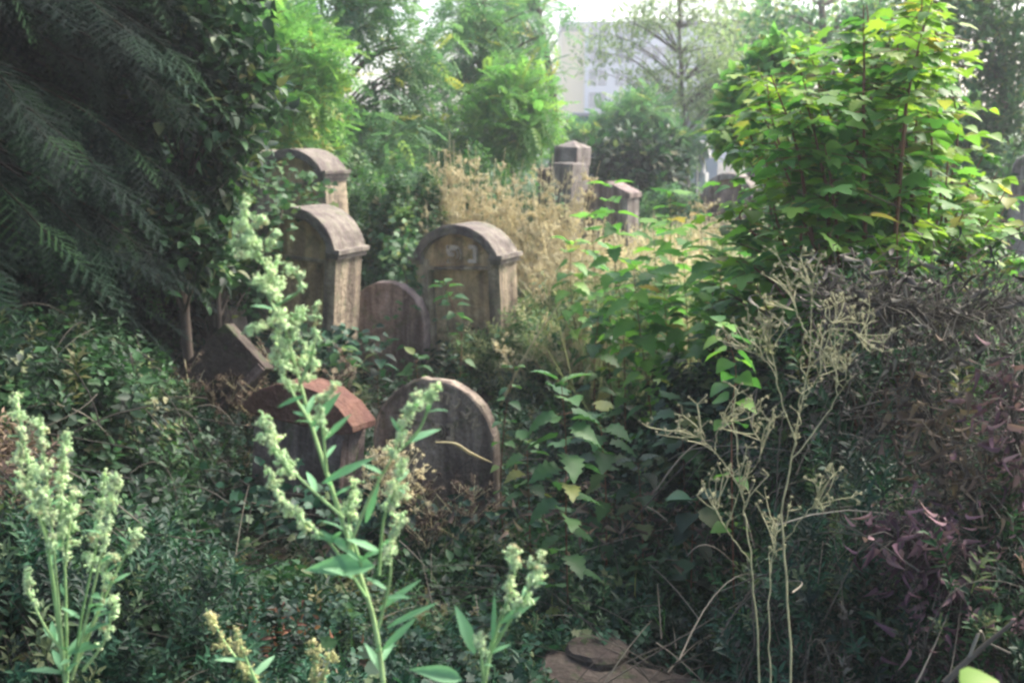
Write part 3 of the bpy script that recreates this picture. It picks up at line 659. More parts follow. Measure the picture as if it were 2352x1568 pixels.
mound('bramble_mound', 'shaded leafy bank under the elder shrub beside the toppled slab', at(420, 700, 7.6) * (1, 1, 0), (.75, .5, 1.0), 2400, SPRIGS, L_DARK, .12, group=BUSH, stems=100)
# ivy heap right behind the sandstone stones
mound('ivy_mound', 'bright ivy and vine heap between the tall sandstone headstone and the straw weeds', at(930, 600, 9.5) * (1, 1, 0), (.46, .5, 1.42), 2600, SPRIGS_IVY + SPRIGS, L_GREEN, .13, group=BUSH, second=(L_YEL, .12, SPRIGS, .12, 'light_foliage'))
mound('ivy_mound', 'leafy heap growing behind the ivy grown headstone', at(690, 500, 10.8) * (1, 1, 0), (1.0, .6, 1.5), 2200, SPRIGS, L_GREEN, .15, group=BUSH, second=(L_YEL, .2, SPRIGS_OV, .14, 'light_foliage'))
mound('ivy_mound', 'dark ivy heap behind the straw weeds and below the light ash sapling', at(1080, 500, 11.2) * (1, 1, 0), (1.1, .6, 1.45), 2600, SPRIGS, L_GREEN, .15, group=BUSH)
mound('leafy_mound', 'pale green growth at the foot of the far domed monument', at(1590, 500, 14) * (1, 1, 0), (.9, .5, 1.12), 1500, SPRIGS, L_ASH, .16, group=BUSH)
# right side
mound('leafy_mound', 'dark leafy undergrowth below the broad leaved bush', at(1760, 950, 4.7) * (1, 1, 0), (.55, .5, .8), 2000, SPRIGS_OV + SPRIGS, L_DARK, .13, group=BUSH, stems=60)
mound('leafy_mound', 'grassy bank behind the saplings right of the middle headstone', at(1450, 760, 7.6) * (1, 1, 0), (1.1, .8, .72), 2600, SPRIGS_NARROW, L_DRYGREEN, .13, group=BUSH, second=(L_GREEN, .4, SPRIGS, .12, 'green_shoots'))
mound('leafy_mound', 'light green bank behind the dry weeds near the far headstone', at(1650, 600, 10.5) * (1, 1, 0), (1.6, 1.0, .8), 2400, SPRIGS, L_YEL, .15, group=BUSH, second=(L_STRAW, .25, SPRIGS_NARROW, .16, 'dry_shoots'))
VT = 'tangles of dead vines'
mound('vine_tangle', 'grey brown tangle of dead vines heaped at the right edge', at(2250, 1000, 3.9) * (1, 1, 0), (.95, .8, 1.28), 1500, SPRIGS_NARROW, L_DARK, .13, cat='dead vines', second=(L_GREY, .28, SPRIGS_NARROW, .1, 'dry_shoots'), group=VT, stems=900)
mound('vine_tangle', 'lower tangle of dead vines right of the dry branching weed', at(2080, 1350, 3.0) * (1, 1, 0), (.55, .4, .8), 1300, SPRIGS_NARROW, L_BLUE, .1, cat='dead vines', second=(L_GREY, .25, SPRIGS_NARROW, .09, 'dry_shoots'), group=VT, stems=420)
mound('vine_tangle', 'shaded tangle of twigs and leaves in the bottom right corner', at(2330, 1450, 2.7) * (1, 1, 0), (.4, .35, .72), 1000, SPRIGS_NARROW, L_DARK, .1, cat='dead vines', second=(L_PURP, .2, SPRIGS_NARROW, .08, 'purple_shoots'), group=VT, stems=320)

# hanging dead leaves on the tangles
def hang(label, pts, n, mat, spread=.06, size=.032):
    n = int(n * 1.3)
    P = []; 
    c = curve(pts, 14); base = c[-1]
    e = empty('withered_vine', base, label, 'withered vine', 'withered vines hanging at the right')
    g = G()
    for k in range(4):
        tubes(g, c + rng.normal(0, .012, (14, 3)).cumsum(0) * .6, np.linspace(.004, .002, 14), 3)
    g.build('stems', L_GREY, e, False, base)
    g = G(); i = rng.integers(0, 14, n); P = c[i] + rng.normal(0, spread, (n, 3))
    scat(g, CURL, P, rdir(n, -1, -.1), rdir(n), rng.uniform(.5, 1.5, n) * size, None, rng.uniform(.5, 1.1, n))
    g.build('leaves', mat, e, False, base)
    g = G(); tubes(g, np.stack([c[i], (c[i] + P) / 2 + (0, 0, .015), P], 1), .0012, 3); g.build('side_twigs', L_GREY, e, False, base)
hang('withered brown vine hanging in the middle of the tangle', [at(2100, 860, 3.0), at(2140, 960, 2.95), at(2160, 1060, 2.9), at(2180, 1200, 2.9), at(2170, 1330, 2.9)], 260, L_DEAD)
hang('purple brown withered leaves drooping low on the right', [at(2050, 1230, 2.75), at(2110, 1260, 2.7), at(2170, 1290, 2.7), at(2170, 1420, 2.7)], 300, L_PURP)
hang('purple withered leaves at the right edge at mid height', [at(2330, 880, 2.9), at(2320, 1000, 2.8), at(2335, 1150, 2.8), at(2340, 1340, 2.75)], 280, L_PURP)
hang('pale brown withered clump right of the hanging brown vine', [at(2190, 1040, 2.85), at(2230, 1110, 2.8), at(2260, 1180, 2.8)], 90, L_DEAD, .045)
hang('fine grey brown withered shoots draped across the top of the tangle', [at(1900, 690, 3.2), at(2030, 700, 3.1), at(2180, 730, 3.1), at(2330, 700, 3.1)], 500, L_GREY, .085, .028)
hang('withered pinkish shoots at the bottom right', [at(2100, 1470, 2.6), at(2180, 1530, 2.6), at(2300, 1500, 2.6)], 80, L_PURP)

# ------------------------------------------------------------------ general ground cover (uncountable)
def cover(name, label, n, xr, yr, tms, mat, size, hfun, excl=None, a=(0, 1)):
    y = rng.uniform(yr[0] ** .5, yr[1] ** .5, n) ** 2; x = rng.uniform(-1, 1, n) * (y * .5 + .4)
    x = np.clip(x, xr[0], xr[1]); hh = hfun(x, y)
    z = gh(x, y) + hh * rng.uniform(.0, 1, n) ** .6
    P = np.stack([x, y, z], 1)
    keep = np.ones(n, bool)
    if excl: keep = excl(x, y)
    P = P[keep]; n = len(P)
    nd = unit(rdir(n) * .55 + np.array((0, 0, .8))); Nn = unit(rdir(n)); S = rng.uniform(.6, 1.4, n) * size * (1 + np.maximum(P[:, 1] - 5, 0) * .06)
    pn = np.sin(P[:, 0] * 3.1 + 2 * np.sin(P[:, 1] * 1.7)) * np.cos(P[:, 1] * 2.7 + np.sin(P[:, 0] * 2.3))
    p2 = np.sin(P[:, 0] * 5.3 - P[:, 1] * 3.9 + 1.3)
    S = S * (1 + .35 * p2); av = np.clip(.5 + .32 * pn + rng.normal(0, .24, n), 0, 1)
    g = G(); k = ((rng.random(n) * .55 + (.5 + .5 * p2) * .45) * len(tms)).astype(int) % len(tms)
    for i, t in enumerate(tms):
        m = k == i; scat(g, t, P[m], nd[m], Nn[m], S[m], av[m])
    o = g.build(name, mat); tag(o, label, 'ground cover', kind='stuff')
def clear(x, y):
    """keep growth off the faces of the front stones, thin it there instead"""
    k = np.ones(len(x), bool)
    for (sx, sy, r) in ((-.35, 4.75, .42), (-.95, 4.72, .4)):
        k &= ~((np.hypot(x - sx, (y - sy) * 1.2) < r) & (rng.random(len(x)) < .75))
    k &= ~((np.abs(x - .62) < .5) & (np.abs(y - 3.1) < .22))
    return k
hf = lambda x, y: (1 - .62 * np.exp(-((x + .65) / .75) ** 4 - ((y - 4.4) / .9) ** 4)) * (.22 + .1 * np.sin(x * 2.1 + y) + .06 * np.cos(y * 3.3) + .1 * np.clip((3.6 - y), 0, 1))
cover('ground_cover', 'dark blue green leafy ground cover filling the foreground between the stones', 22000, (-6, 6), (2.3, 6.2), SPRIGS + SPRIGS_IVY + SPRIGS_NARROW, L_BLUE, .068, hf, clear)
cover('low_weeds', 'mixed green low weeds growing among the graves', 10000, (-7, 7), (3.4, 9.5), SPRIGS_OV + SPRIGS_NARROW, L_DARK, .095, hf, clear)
cover('meadow', 'light green grassy growth between the far graves', 12000, (-14, 14), (8.5, 28), SPRIGS_NARROW + SPRIGS, L_GREEN, .17, lambda x, y: .35 + .15 * np.sin(x + y))
def litter():
    n = 1500; y = rng.uniform(2.3, 6.5, n); x = rng.uniform(-1, 1, n) * (y * .5 + .3)
    p0 = np.stack([x, y, gh(x, y) + rng.uniform(.05, .3, n)], 1); d = rdir(n, -.1, .7); L = rng.uniform(.1, .4, n); t = np.linspace(0, 1, 6)[None, :, None]
    P = p0[:, None] + d[:, None] * L[:, None, None] * t + np.array((0, 0, -.12)) * (t * t) * L[:, None, None] * 1.5
    g = G(); tubes(g, P, np.linspace(.0024, .001, 6)[None], 3); k = clear(x, y)
    o = g.build('dead_stems', L_GREY); tag(o, 'thin dead stems criss-crossing the dark foreground growth', 'dead stems', kind='stuff')
    g = G(); n = 3800; y = rng.uniform(2.3, 6.2, n); x = rng.uniform(-1, 1, n) * (y * .5 + .3); q = clear(x, y) & (np.sin(x * 2.7 + 1) * np.cos(y * 3.1) > -.1); x = x[q]; y = y[q]; n = len(x)
    P = np.stack([x, y, gh(x, y)], 1); scat(g, BLADE, P, rdir(n, .35, 1), rdir(n, -.3, .3), rng.uniform(.18, .42, n), None, .5)
    o = g.build('grass', L_GREEN); tag(o, 'thin dark grass blades in the foreground growth', 'grass', kind='stuff')
litter()
def docks():
    g = G(); n = 420; y = rng.uniform(2.5, 5.5, n); x = rng.uniform(-1, 1, n) * (y * .5 + .2); q = clear(x, y); x = x[q]; y = y[q]; n = len(x)
    P = np.stack([x, y, gh(x, y) + hf(x, y) * rng.uniform(.5, 1.1, n)], 1)
    k = rng.random(n) < .5
    for m, t in ((k, OVATE), (~k, IVY)): scat(g, t, P[m], unit(rdir(m.sum()) + np.array((0, -.2, .2))), unit(rdir(m.sum()) * .4 + np.array((0, -.3, 1))), rng.uniform(.05, .11, m.sum()))
    tag(g.build('large_leaves', L_DARK), 'scattered larger leaves standing out of the foreground ground cover', 'leaves', kind='stuff')
    g = G(); n = 900; y = rng.uniform(2.4, 5.8, n); x = rng.uniform(-1, 1, n) * (y * .5 + .2); q = (np.sin(x * 4 + y) * np.cos(y * 2.3 - x) > .1) & clear(x, y); x = x[q]; y = y[q]; n = len(x)
    P = np.stack([x, y, gh(x, y) + hf(x, y) * rng.uniform(.2, 1.0, n)], 1); scat(g, CURL, P, rdir(n, -.4, .4), rdir(n), rng.uniform(.02, .05, n))
    tag(g.build('leaf_litter', L_DEAD), 'brown fallen leaves caught in the foreground ground cover', 'dead leaves', kind='stuff')
docks()
def grasscover(name, label, n, cx, cy, sx, sy, h, mat, wind=.25):
    x = rng.normal(cx, sx, n); y = rng.normal(cy, sy, n); q = (y > 6.2) & (x > .16 + .02 * y + np.abs(8.2 - y) * .02); x = x[q]; y = y[q]; n = len(x)
    P = np.stack([x, y, gh(x, y)], 1); d = unit(np.stack([rng.normal(.1, wind, n), rng.normal(0, wind, n), np.ones(n)], 1))
    g = G(); scat(g, BLADE, P, d, rdir(n, -.1, .1), rng.uniform(.6, 1.2, n) * h, None, .3 + .2 * rng.random(n))
    # seed heads
    m = n // 3; S = rng.uniform(.75, 1.15, m) * h; tip = P[:m] + d[:m] * S[:, None]
    t = np.linspace(0, 1, 5)[None, :, None]; tubes(g, P[:m, None] * (1 - t) + tip[:, None] * t + np.array((0, 0, -.03)) * t * t, .0015, 3)
    for j in range(5):
        scat(g, NARROW, tip - d[:m] * (j * .03), unit(d[:m] + rdir(m) * .5), rdir(m), rng.uniform(.03, .06, m))
    o = g.build(name, mat); tag(o, label, 'grass', kind='stuff')
grasscover('dry_grass', 'tall straw coloured grass right of the middle headstone', 1700, 1.0, 9.0, .6, .8, .8, L_STRAW, .2)
grasscover('green_grass', 'tall yellowish green grass mixed in with the straw coloured grass', 4600, 1.0, 8.4, .75, 1.0, .66, L_DRYGREEN, .22)
grasscover('far_grass', 'pale dry grass under the far headstone', 1500, 2.0, 11, .9, 1.0, .9, L_STRAW)

# ------------------------------------------------------------------ dried weeds (straw panicles)
def dried(label, px, d, H, n, spread, wide, lean=0, mat=None):
    b = gb(px, d); e = empty('dried_weed', b, label, 'dried weed', 'straw coloured dried weeds')
    g = G(); gs = G(); mat = mat or L_STRAW
    for i in range(n):
        p0 = b + (rng.normal(0, spread), rng.normal(0, spread * .6), 0); h = H * rng.uniform(.7, 1.05)
        p1 = p0 + (rng.normal(lean, wide * 1.5), rng.normal(0, wide * .8), h * rng.uniform(.85, 1.08))
        c = curve([p0, (p0 + p1) / 2 + rng.normal(0, .03, 3), p1], 9); tubes(gs, c, np.linspace(.0045, .0018, 9), 3)
        m = 16; t = rng.uniform(.45, 1, m); ii = (t * 7.99).astype(int); q = c[ii]
        dr = unit(rdir(m, -.2, .5) + np.array((0, 0, .8))); L = rng.uniform(.06, .2, m) * (1.3 - t) * 1.8
        ends = q + dr * L[:, None]; s = np.linspace(0, 1, 4)[None, :, None]
        tubes(gs, q[:, None] * (1 - s) + ends[:, None] * s, .0014, 3)
        for k in range(4):
            pp = q + (ends - q) * rng.uniform(.4, 1.1, (m, 1)) + rng.normal(0, .009, (m, 3)); scat(g, BEADS[k % 4], pp, rdir(m), rdir(m), rng.uniform(.008, .017, m))
    gs.build('stems', L_STRAW, e, False, b); g.build('seed_heads', mat, e, False, b)
dried('bushy straw coloured dried weed left of the tallest dry tuft', 975, 9.4, 1.42, 24, .12, .1, -.08)
dried('tallest dense beige dried tuft above the middle headstone', 1050, 9.6, 1.72, 44, .12, .1, 0)
dried('loose dried weed between the beige tuft and the pillars', 1150, 9.5, 1.6, 34, .13, .12, .05)
dried('upright dried stalks in front of the pointed pillar', 1235, 9.3, 1.58, 36, .14, .1, .05)
dried('straw coloured stalks at the foot of the gabled headstone', 1330, 8.8, 1.2, 32, .18, .12, .1)
dried('dried weed right of the middle headstone, leaning right', 1280, 8.0, .95, 22, .14, .16, .12)
dried('dried weed behind the leafy saplings in the middle right', 1440, 8.5, .85, 24, .2, .13, 0)
dried('pale dry tuft among the saplings in the middle', 1480, 7.0, .72, 26, .22, .14, 0)
dried('pale dry tuft right behind the straw stalks', 1330, 7.0, .66, 24, .2, .14, .03)
dried('pale dry tuft under the left side of the broad leaved bush', 1620, 7.2, .8, 24, .2, .14, 0)
dried('reddish straw stalks in front of the far headstone', 1640, 10.5, 1.3, 22, .14, .1, -.05)
dried('pale dried weed between the far headstone and the sapling tops', 1540, 9.8, .95, 24, .22, .12, 0)
dried('brown dried weed bending over the toppled slab', 500, 5.8, .62, 18, .12, .2, .1, L_DEAD)
dried('brownish dried weed hanging between the two front headstones', 870, 4.55, .58, 4, .03, .09, .05, L_STRAW)
dried('sparse dried weed in front of the brown round topped slab', 960, 4.4, .42, 4, .04, .09, .02, L_DEAD)

# ------------------------------------------------------------------ saplings with paired leaves
def sapling(label, path, d, node, leaf, tm=SERR, mat=None, group='leafy saplings and tall weeds', name='sapling', droop=-.15, k0=.1, stemm=None, jd=0, rr=.004):
    pts = [at(px, py, d + (jd * i)) for i, (px, py) in enumerate(path)]
    pts[0][2] = float(gh(pts[0][0], pts[0][1])) if pts[0][2] < .6 else pts[0][2]
    c = curve(pts, 40); L = np.linalg.norm(np.diff(c, axis=0), axis=1).sum()
    e = empty(name, c[0], label, 'sapling', group)
    g = G(); tubes(g, c, np.linspace(rr, rr * .35, 40), 5); 
    n = int(L / node); gl = G(); a0 = rng.uniform(0, 3)
    for i in range(n):
        t = k0 + (1 - k0) * i / max(n - 1, 1); p = c[int(t * 39)]; a = a0 + (i % 2) * math.pi / 2 + rng.normal(0, .25)
        s = leaf * (.45 + .75 * math.sin(math.pi * min(1, .25 + .75 * (1 - t)) ** .9) if t > .5 else 1.0) * rng.uniform(.8, 1.15)
        for sgn in (0, math.pi):
            dr = np.array((math.cos(a + sgn), math.sin(a + sgn), droop + rng.normal(0, .15) + .45 * (t > .93)))
            st = .25 * s * unit(dr) + np.array((0, 0, .1 * s))
            tubes(g, np.array([p, p + st * .5 + (0, 0, .01 * s), p + st]), .0013, 3)
            scat(gl, tm, (p + st)[None], dr[None], (np.array((0, 0, 1.)) + rng.normal(0, .22, 3))[None], s, rng.uniform(.0, 1, 1))
    scat(gl, tm, np.repeat(c[-1:], 3, 0), rdir(3, .3, .8), rdir(3, .5, 1), leaf * .4)
    g.build('stem', stemm or L_REDST, e, False, c[0]); gl.build('leaves', mat or L_BIG, e, False, c[0])
sapling('leafy sapling with a reddish stem standing alone right of the brown round topped slab', [(1310, 1560), (1305, 1400), (1300, 1200), (1300, 1020), (1290, 885)], 3.6, .055, .105, SERR, L_GREEN)
sapling('sapling close behind the lone red stemmed one, shorter and to its right', [(1395, 1300), (1392, 1150), (1385, 1040), (1378, 960)], 4.1, .06, .1, SERR, L_GREEN)
sapling('slender weed beside the right edge of the brown slab', [(1160, 1300), (1150, 1120), (1160, 960), (1180, 850)], 4.6, .09, .06, OVATE, L_GREEN)
sapling('tall sapling in front of the gabled headstone', [(1425, 1000), (1420, 800), (1412, 600), (1400, 430)], 6.2, .085, .125, SERR, L_BIG)
sapling('sapling with wide leaf tiers in the middle right', [(1510, 1150), (1495, 950), (1470, 760), (1455, 620)], 5.2, .07, .115, SERR, L_BIG)
sapling('sapling right of the wide tiered one', [(1600, 1150), (1595, 950), (1580, 760), (1570, 600)], 5.3, .07, .12, SERR, L_BIG)
sapling('sapling left of the wide tiered one with small leaves', [(1370, 1000), (1365, 850), (1375, 720)], 6.0, .085, .11, SERR, L_GREEN)
sapling('sapling in front of the far capped headstone', [(1690, 1000), (1680, 800), (1660, 680), (1650, 590)], 5.8, .085, .15, SERR, L_BIG)
sapling('sapling with bright leaves just left of the broad leaved bush', [(1760, 1050), (1740, 850), (1740, 680), (1735, 560)], 5.0, .08, .14, BROAD, L_BIG)
sapling('round leaved weed in front of the dry branching weed', [(1700, 1200), (1680, 1000), (1690, 850), (1660, 750)], 3.6, .1, .075, BROAD, L_BIG)
sapling('low dark sapling right of the lone red stemmed one', [(1480, 1350), (1475, 1200), (1465, 1060)], 4.0, .06, .09, SERR, L_DARK)
sapling('low sapling growing in front of the small grey slab', [(870, 960), (868, 860), (880, 790)], 6.7, .05, .1, OVATE, L_BLUE)
sapling('leafy stem climbing the face of the lettered sandstone headstone', [(1050, 900), (1060, 780), (1040, 700), (1020, 655)], 7.2, .06, .09, OVATE, L_GREEN)
sapling('weed with drooping leaves between the tall and small headstones', [(790, 960), (800, 850), (770, 790)], 6.7, .05, .1, OVATE, L_GREEN)
sapling('leafy weed at the foot of the lettered headstone', [(970, 980), (960, 880), (955, 820)], 6.6, .05, .1, OVATE, L_GREEN)
sapling('low weed with blue green leaves under the dry branching weed', [(1590, 1330), (1590, 1240), (1600, 1150)], 3.7, .05, .08, BROAD, L_BLUE)

sapling('sapling with bright tiers just right of the straw stalks', [(1440, 1000), (1435, 860), (1430, 740), (1420, 650)], 5.6, .065, .11, SERR, L_BIG)
sapling('sapling with bright tiers between the two tall middle ones', [(1545, 1050), (1540, 880), (1530, 740), (1525, 660)], 5.6, .065, .11, LOBED, L_BIG)
sapling('lobed leaved sapling below the edge of the broad leaved bush', [(1650, 1100), (1650, 920), (1640, 800), (1635, 700)], 4.8, .06, .1, LOBED, L_BIG)
sapling('shaded lobed leaved sapling left of the dry branching weed', [(1580, 1200), (1570, 1050), (1560, 930)], 4.4, .055, .09, LOBED, L_GREEN)
sapling('short sapling standing against the right edge of the brown slab', [(1220, 1280), (1215, 1150), (1210, 1020)], 4.3, .05, .08, SERR, L_GREEN)
k_ = 0
for px, top, d, col in ((1310, 560, 6.8, 'pale'), (1360, 500, 7.0, 'light'), (1500, 520, 6.4, 'bright'), (1540, 450, 6.8, 'tall bright'), (1610, 500, 6.6, 'arching bright'), (1660, 560, 6.0, 'leafy bright'), (1700, 470, 6.6, 'dense bright'), (1470, 690, 5.9, 'short bright'), (1640, 620, 5.6, 'medium'), (1400, 700, 6.2, 'short light')):
    r_ = random.Random(px); lab = {1310: 'pale sapling just right of the lettered sandstone headstone', 1360: 'light sapling below the gabled headstone', 1500: 'bright sapling right of the gabled headstone',
        1540: 'tall bright sapling between the gabled and the far capped headstone', 1610: 'arching bright sapling under the far capped headstone', 1660: 'leafy bright sapling in front of the reddish straw stalks',
        1700: 'dense bright sapling merging into the left edge of the broad leaved bush', 1470: 'short bright sapling in the middle of the straw tufts', 1640: 'medium sapling under the left edge of the broad leaved bush', 1400: 'short light sapling rising from the straw beside the stalks'}[px]
    sapling(lab, [(px + 20, 1000), (px + r_.uniform(-10, 20), 800), (px + r_.uniform(-10, 10), (top + 800) / 2), (px, top)], d, .07, .115, (SERR, LOBED)[px % 20 == 0], (L_YEL, L_BIG)[px > 1380])
g = G(); tubes(g, curve([at(1000, 1015, 4.7), at(1045, 1018, 4.7), at(1080, 1040, 4.72), at(1130, 1062, 4.8)], 12), np.concatenate([np.linspace(.003, .008, 8), np.linspace(.007, .002, 4)]), 5)
tag(g.build('straw_stalk', L_STRAW), 'curved pale stalk lying across the face of the brown slab', 'stalk')
# ------------------------------------------------------------------ big broad leaved bush on the right
def bigbush():
    b = np.array((1.75, 5.2, 0.)); e = empty('broad_leaved_bush', b, 'tall bright green bush with broad tiered leaves on reddish stems filling the upper right', 'bush')
    g = G(); gl = G(); gy = G()
    stems = [((1950, 1000), (1900, 700), (1850, 480), (1780, 300), (1760, 180), 4.9), ((2050, 1000), (2000, 700), (1960, 450), (1900, 250), (1860, 120), 5.2),
             ((2100, 1000), (2090, 650), (2100, 400), (2110, 150), (2120, -40), 5.0), ((2150, 1000), (2130, 700), (2160, 450), (2150, 200), (2150, 20), 5.3),
             ((1900, 900), (1860, 700), (1800, 560), (1770, 440), (1760, 370), 5.4), ((2200, 1000), (2200, 700), (2240, 560), (2250, 480), (2260, 440), 4.8),
             ((2000, 950), (1960, 640), (1910, 400), (1860, 300), (1830, 240), 4.6), ((2080, 950), (2060, 620), (2040, 350), (2010, 150), (1990, 10), 5.5),
             ((2000, 950), (1980, 700), (1940, 560), (1870, 470), (1800, 420), 4.7), ((2150, 950), (2160, 720), (2190, 600), (2290, 540), (2350, 520), 4.6),
             ((2050, 950), (2060, 720), (2080, 560), (2060, 420), (2050, 330), 4.6), ((1900, 950), (1880, 760), (1840, 640), (1770, 590), (1700, 560), 4.7),
             ((2100, 950), (2110, 760), (2160, 640), (2210, 560), (2210, 480), 4.5), ((1980, 950), (1960, 760), (1960, 620), (1990, 520), (2000, 440), 4.5),
             ((2060, 950), (2040, 700), (1990, 520), (1960, 360), (1960, 240), 5.4), ((2150, 950), (2150, 700), (2180, 450), (2200, 300), (2180, 180), 5.1),
             ((2120, 950), (2110, 700), (2130, 520), (2140, 330), (2130, 250), 4.7), ((1920, 950), (1900, 800), (1870, 700), (1830, 640), (1800, 560), 4.6),
             ((1980, 950), (1930, 720), (1880, 560), (1800, 350), (1720, 270), 5.6), ((2080, 950), (2060, 800), (2090, 700), (2110, 620), (2130, 560), 4.5)]
    stems += [((1900, 980), (1850, 800), (1800, 680), (1740, 620), (1690, 600), 4.5), ((2000, 980), (1960, 820), (1930, 720), (1900, 640), (1880, 560), 4.3), ((2100, 980), (2110, 820), (2140, 720), (2200, 640), (2260, 600), 4.3),
              ((1850, 980), (1790, 820), (1740, 740), (1700, 690), (1650, 660), 4.7), ((2080, 980), (2060, 820), (2050, 720), (2060, 620), (2060, 520), 4.2), ((1900, 980), (1830, 700), (1750, 560), (1700, 500), (1720, 470), 5.0),
              ((1850, 950), (1800, 700), (1770, 480), (1730, 330), (1700, 250), 6.0), ((1900, 950), (1850, 650), (1800, 400), (1770, 240), (1740, 150), 6.2), ((2180, 950), (2230, 700), (2280, 620), (2340, 600), (2380, 600), 4.9),
              ((2000, 950), (1930, 600), (1900, 380), (1880, 200), (1860, 60), 6.0), ((2060, 950), (2050, 650), (2060, 450), (2070, 250), (2060, 80), 4.9), ((1950, 950), (1920, 740), (1890, 620), (1850, 520), (1820, 450), 4.4),
              ((2150, 950), (2150, 740), (2150, 600), (2170, 450), (2180, 330), 4.7)]
    for _ in range(46):
        px = rng.uniform(1670, 2340); top = np.interp(px, [1670, 1750, 1900, 1980, 2150, 2230, 2290, 2340], [240, 130, 60, -20, -30, 180, 380, 470]); py = rng.uniform(top, 620) if rng.random() < .75 else top + rng.uniform(0, 60)
        if px < 1770 and 320 < py < 570: px += 130
        d = rng.uniform(4.3, 6.4); k = px - 1990
        stems.append(((px - k * .5, 980), (px - k * .4, py + 330), (px - k * .25, py + 150), (px, py), d))
    for s in stems:
        d = s[-1]; P = [at(px, py, d) for px, py in s[:-1]]; root = P[0] * (1, 1, 0) + rng.normal(0, .1, 3) * (1, 1, 0)
        c = curve([root] + P[1:], 44); tubes(g, c, np.linspace(.011, .0025, 44), 5)
        L = np.linalg.norm(np.diff(c, axis=0), axis=1).sum()
        n = int(L / .05)
        for i in range(n):
            t = .22 + .78 * i / n; p = c[int(t * 43)]
            if rng.random() < .38: continue
            # short side shoot in a flat tier with several leaves
            a = i * 2.3 + rng.normal(0, .4); sl_ = rng.uniform(.04, .34) * (1.1 - t * .5)
            dr = np.array((math.cos(a), math.sin(a), rng.normal(.0, .12))); q = p + dr * sl_
            tubes(g, np.array([p, (p + q) / 2 + (0, 0, .012), q]), .0018, 3)
            m = 4; a += rng.normal(0, .5)
            ang = a + rng.normal(0, .3, 4) + np.array((-.9, .9, 0, rng.normal(0, .9))); o_ = np.array((.45, .6, 1., .2))[:, None]
            Dn = np.stack([np.cos(ang), np.sin(ang), rng.normal(-.14, .14, m)], 1); Pp = p + (q - p) * o_
            S = rng.uniform(.4, 1.35, m) * .09 * (1.2 - .35 * t)
            N = np.array((0, 0, 1.)) + rng.normal(0, .26, (m, 3))
            tgt = gy if rng.random() < (.6 if t > .8 else .0) + (.45 if s[-2][0] > 2030 and s[-2][1] < 330 and t > .5 else 0) else gl
            scat(tgt, (SERR, LOBED, LOBED, BROAD)[i % 4], Pp, Dn, N, S)
    g.build('stems', L_REDST, e, False, b); gl.build('leaves', L_BIG, e, False, b); o = gy.build('young_leaves', L_LIME, e, False, b); o['label'] = 'yellow green young leaves at the stem tips'
bigbush()

# ------------------------------------------------------------------ pale flowering weeds in the front
def flower(label, stems, d, base_px, main=0, dens=1.0, mat=None, group='pale flowering weeds in the foreground', leaves=(), name='flowering_weed', bs=.0068):
    base = at(base_px[0], base_px[1], d); root = np.array((base[0], base[1], float(gh(base[0], base[1]))))
    e = empty(name, root, label, 'weed', group)
    gs = G(); gb_ = G(); gl = G()
    tubes(gs, curve([root, (root + base) / 2 + (.01, 0, 0), base + (0, 0, .01)], 8), np.linspace(.0065, 0.0055, 8), 6)
    for si, (pts, f0, wmax, dd) in enumerate(stems):
        P = [at(px, py, d + dd * (i / (len(pts) - 1)) ** 1.0) for i, (px, py) in enumerate(pts)]
        k = 60; c = curve(P, k); r0 = .0045 if si == main else .0028
        tubes(gs, c, np.linspace(r0, .001, k), 5)
        L = np.linalg.norm(np.diff(c, axis=0), axis=1).sum()
        # flowering side shoots from f0 up
        n = int(L * (1 - f0) / .0105 * dens)
        for i in range(n):
            t = f0 + (1 - f0) * (i + rng.random()) / n; j = min(int(t * (k - 1)), k - 2); p = c[j]; tn = unit(c[j + 1] - c[j])
            u = (t - f0) / (1 - f0); prof = wmax * (min(1, u * 3 + .25)) * (1 - u) ** .55 + .004
            dr = unit(rdir(1)[0] * 1.0 + tn * .75); ln = prof * rng.uniform(.35, 1.15)
            q = p + dr * ln
            tubes(gs, np.array([p, (p + q) / 2 + (0, 0, .002), q]), .0008, 3)
            m = max(3, int(ln / .0035)); tt = rng.uniform(.25, 1.05, m)[:, None]
            pp = p + (q - p) * tt + rng.normal(0, .0028, (m, 3))
            scat(gb_, BEADS[i % 4], pp, rdir(m), rdir(m), rng.uniform(.7, 1.25, m) * bs)
        # narrow leaves
        for i in range(int(L / .045)):
            t = rng.uniform(.02, .95); j = min(int(t * (k - 1)), k - 2); p = c[j]; tn = unit(c[j + 1] - c[j])
            dr = unit(rdir(1, -.2, .4)[0] + tn * .7)
            scat(gl, LANCE, p[None], dr[None], (np.array((0, -.3, 1.)) + rng.normal(0, .3, 3))[None], rng.uniform(.025, .06) * (1.3 - t))
    for (x0, y0, x1, y1, wd, dd) in leaves:
        p0 = at(x0, y0, d); p1 = at(x1, y1, d + dd); s = np.linalg.norm(p1 - p0)
        scat(gl, LANCE if wd < 1.4 else OVATE, p0[None], (p1 - p0)[None], np.array([(.2, -.75, .6)]), s, None, wd if wd < 1.4 else wd / 3)
    gs.build('stems', L_STEM, e, False, root); gb_.build('flower_heads', mat or L_BEAD, e, False, root)
    if gl.n: gl.build('leaves', L_MUG, e, False, root)
    return e
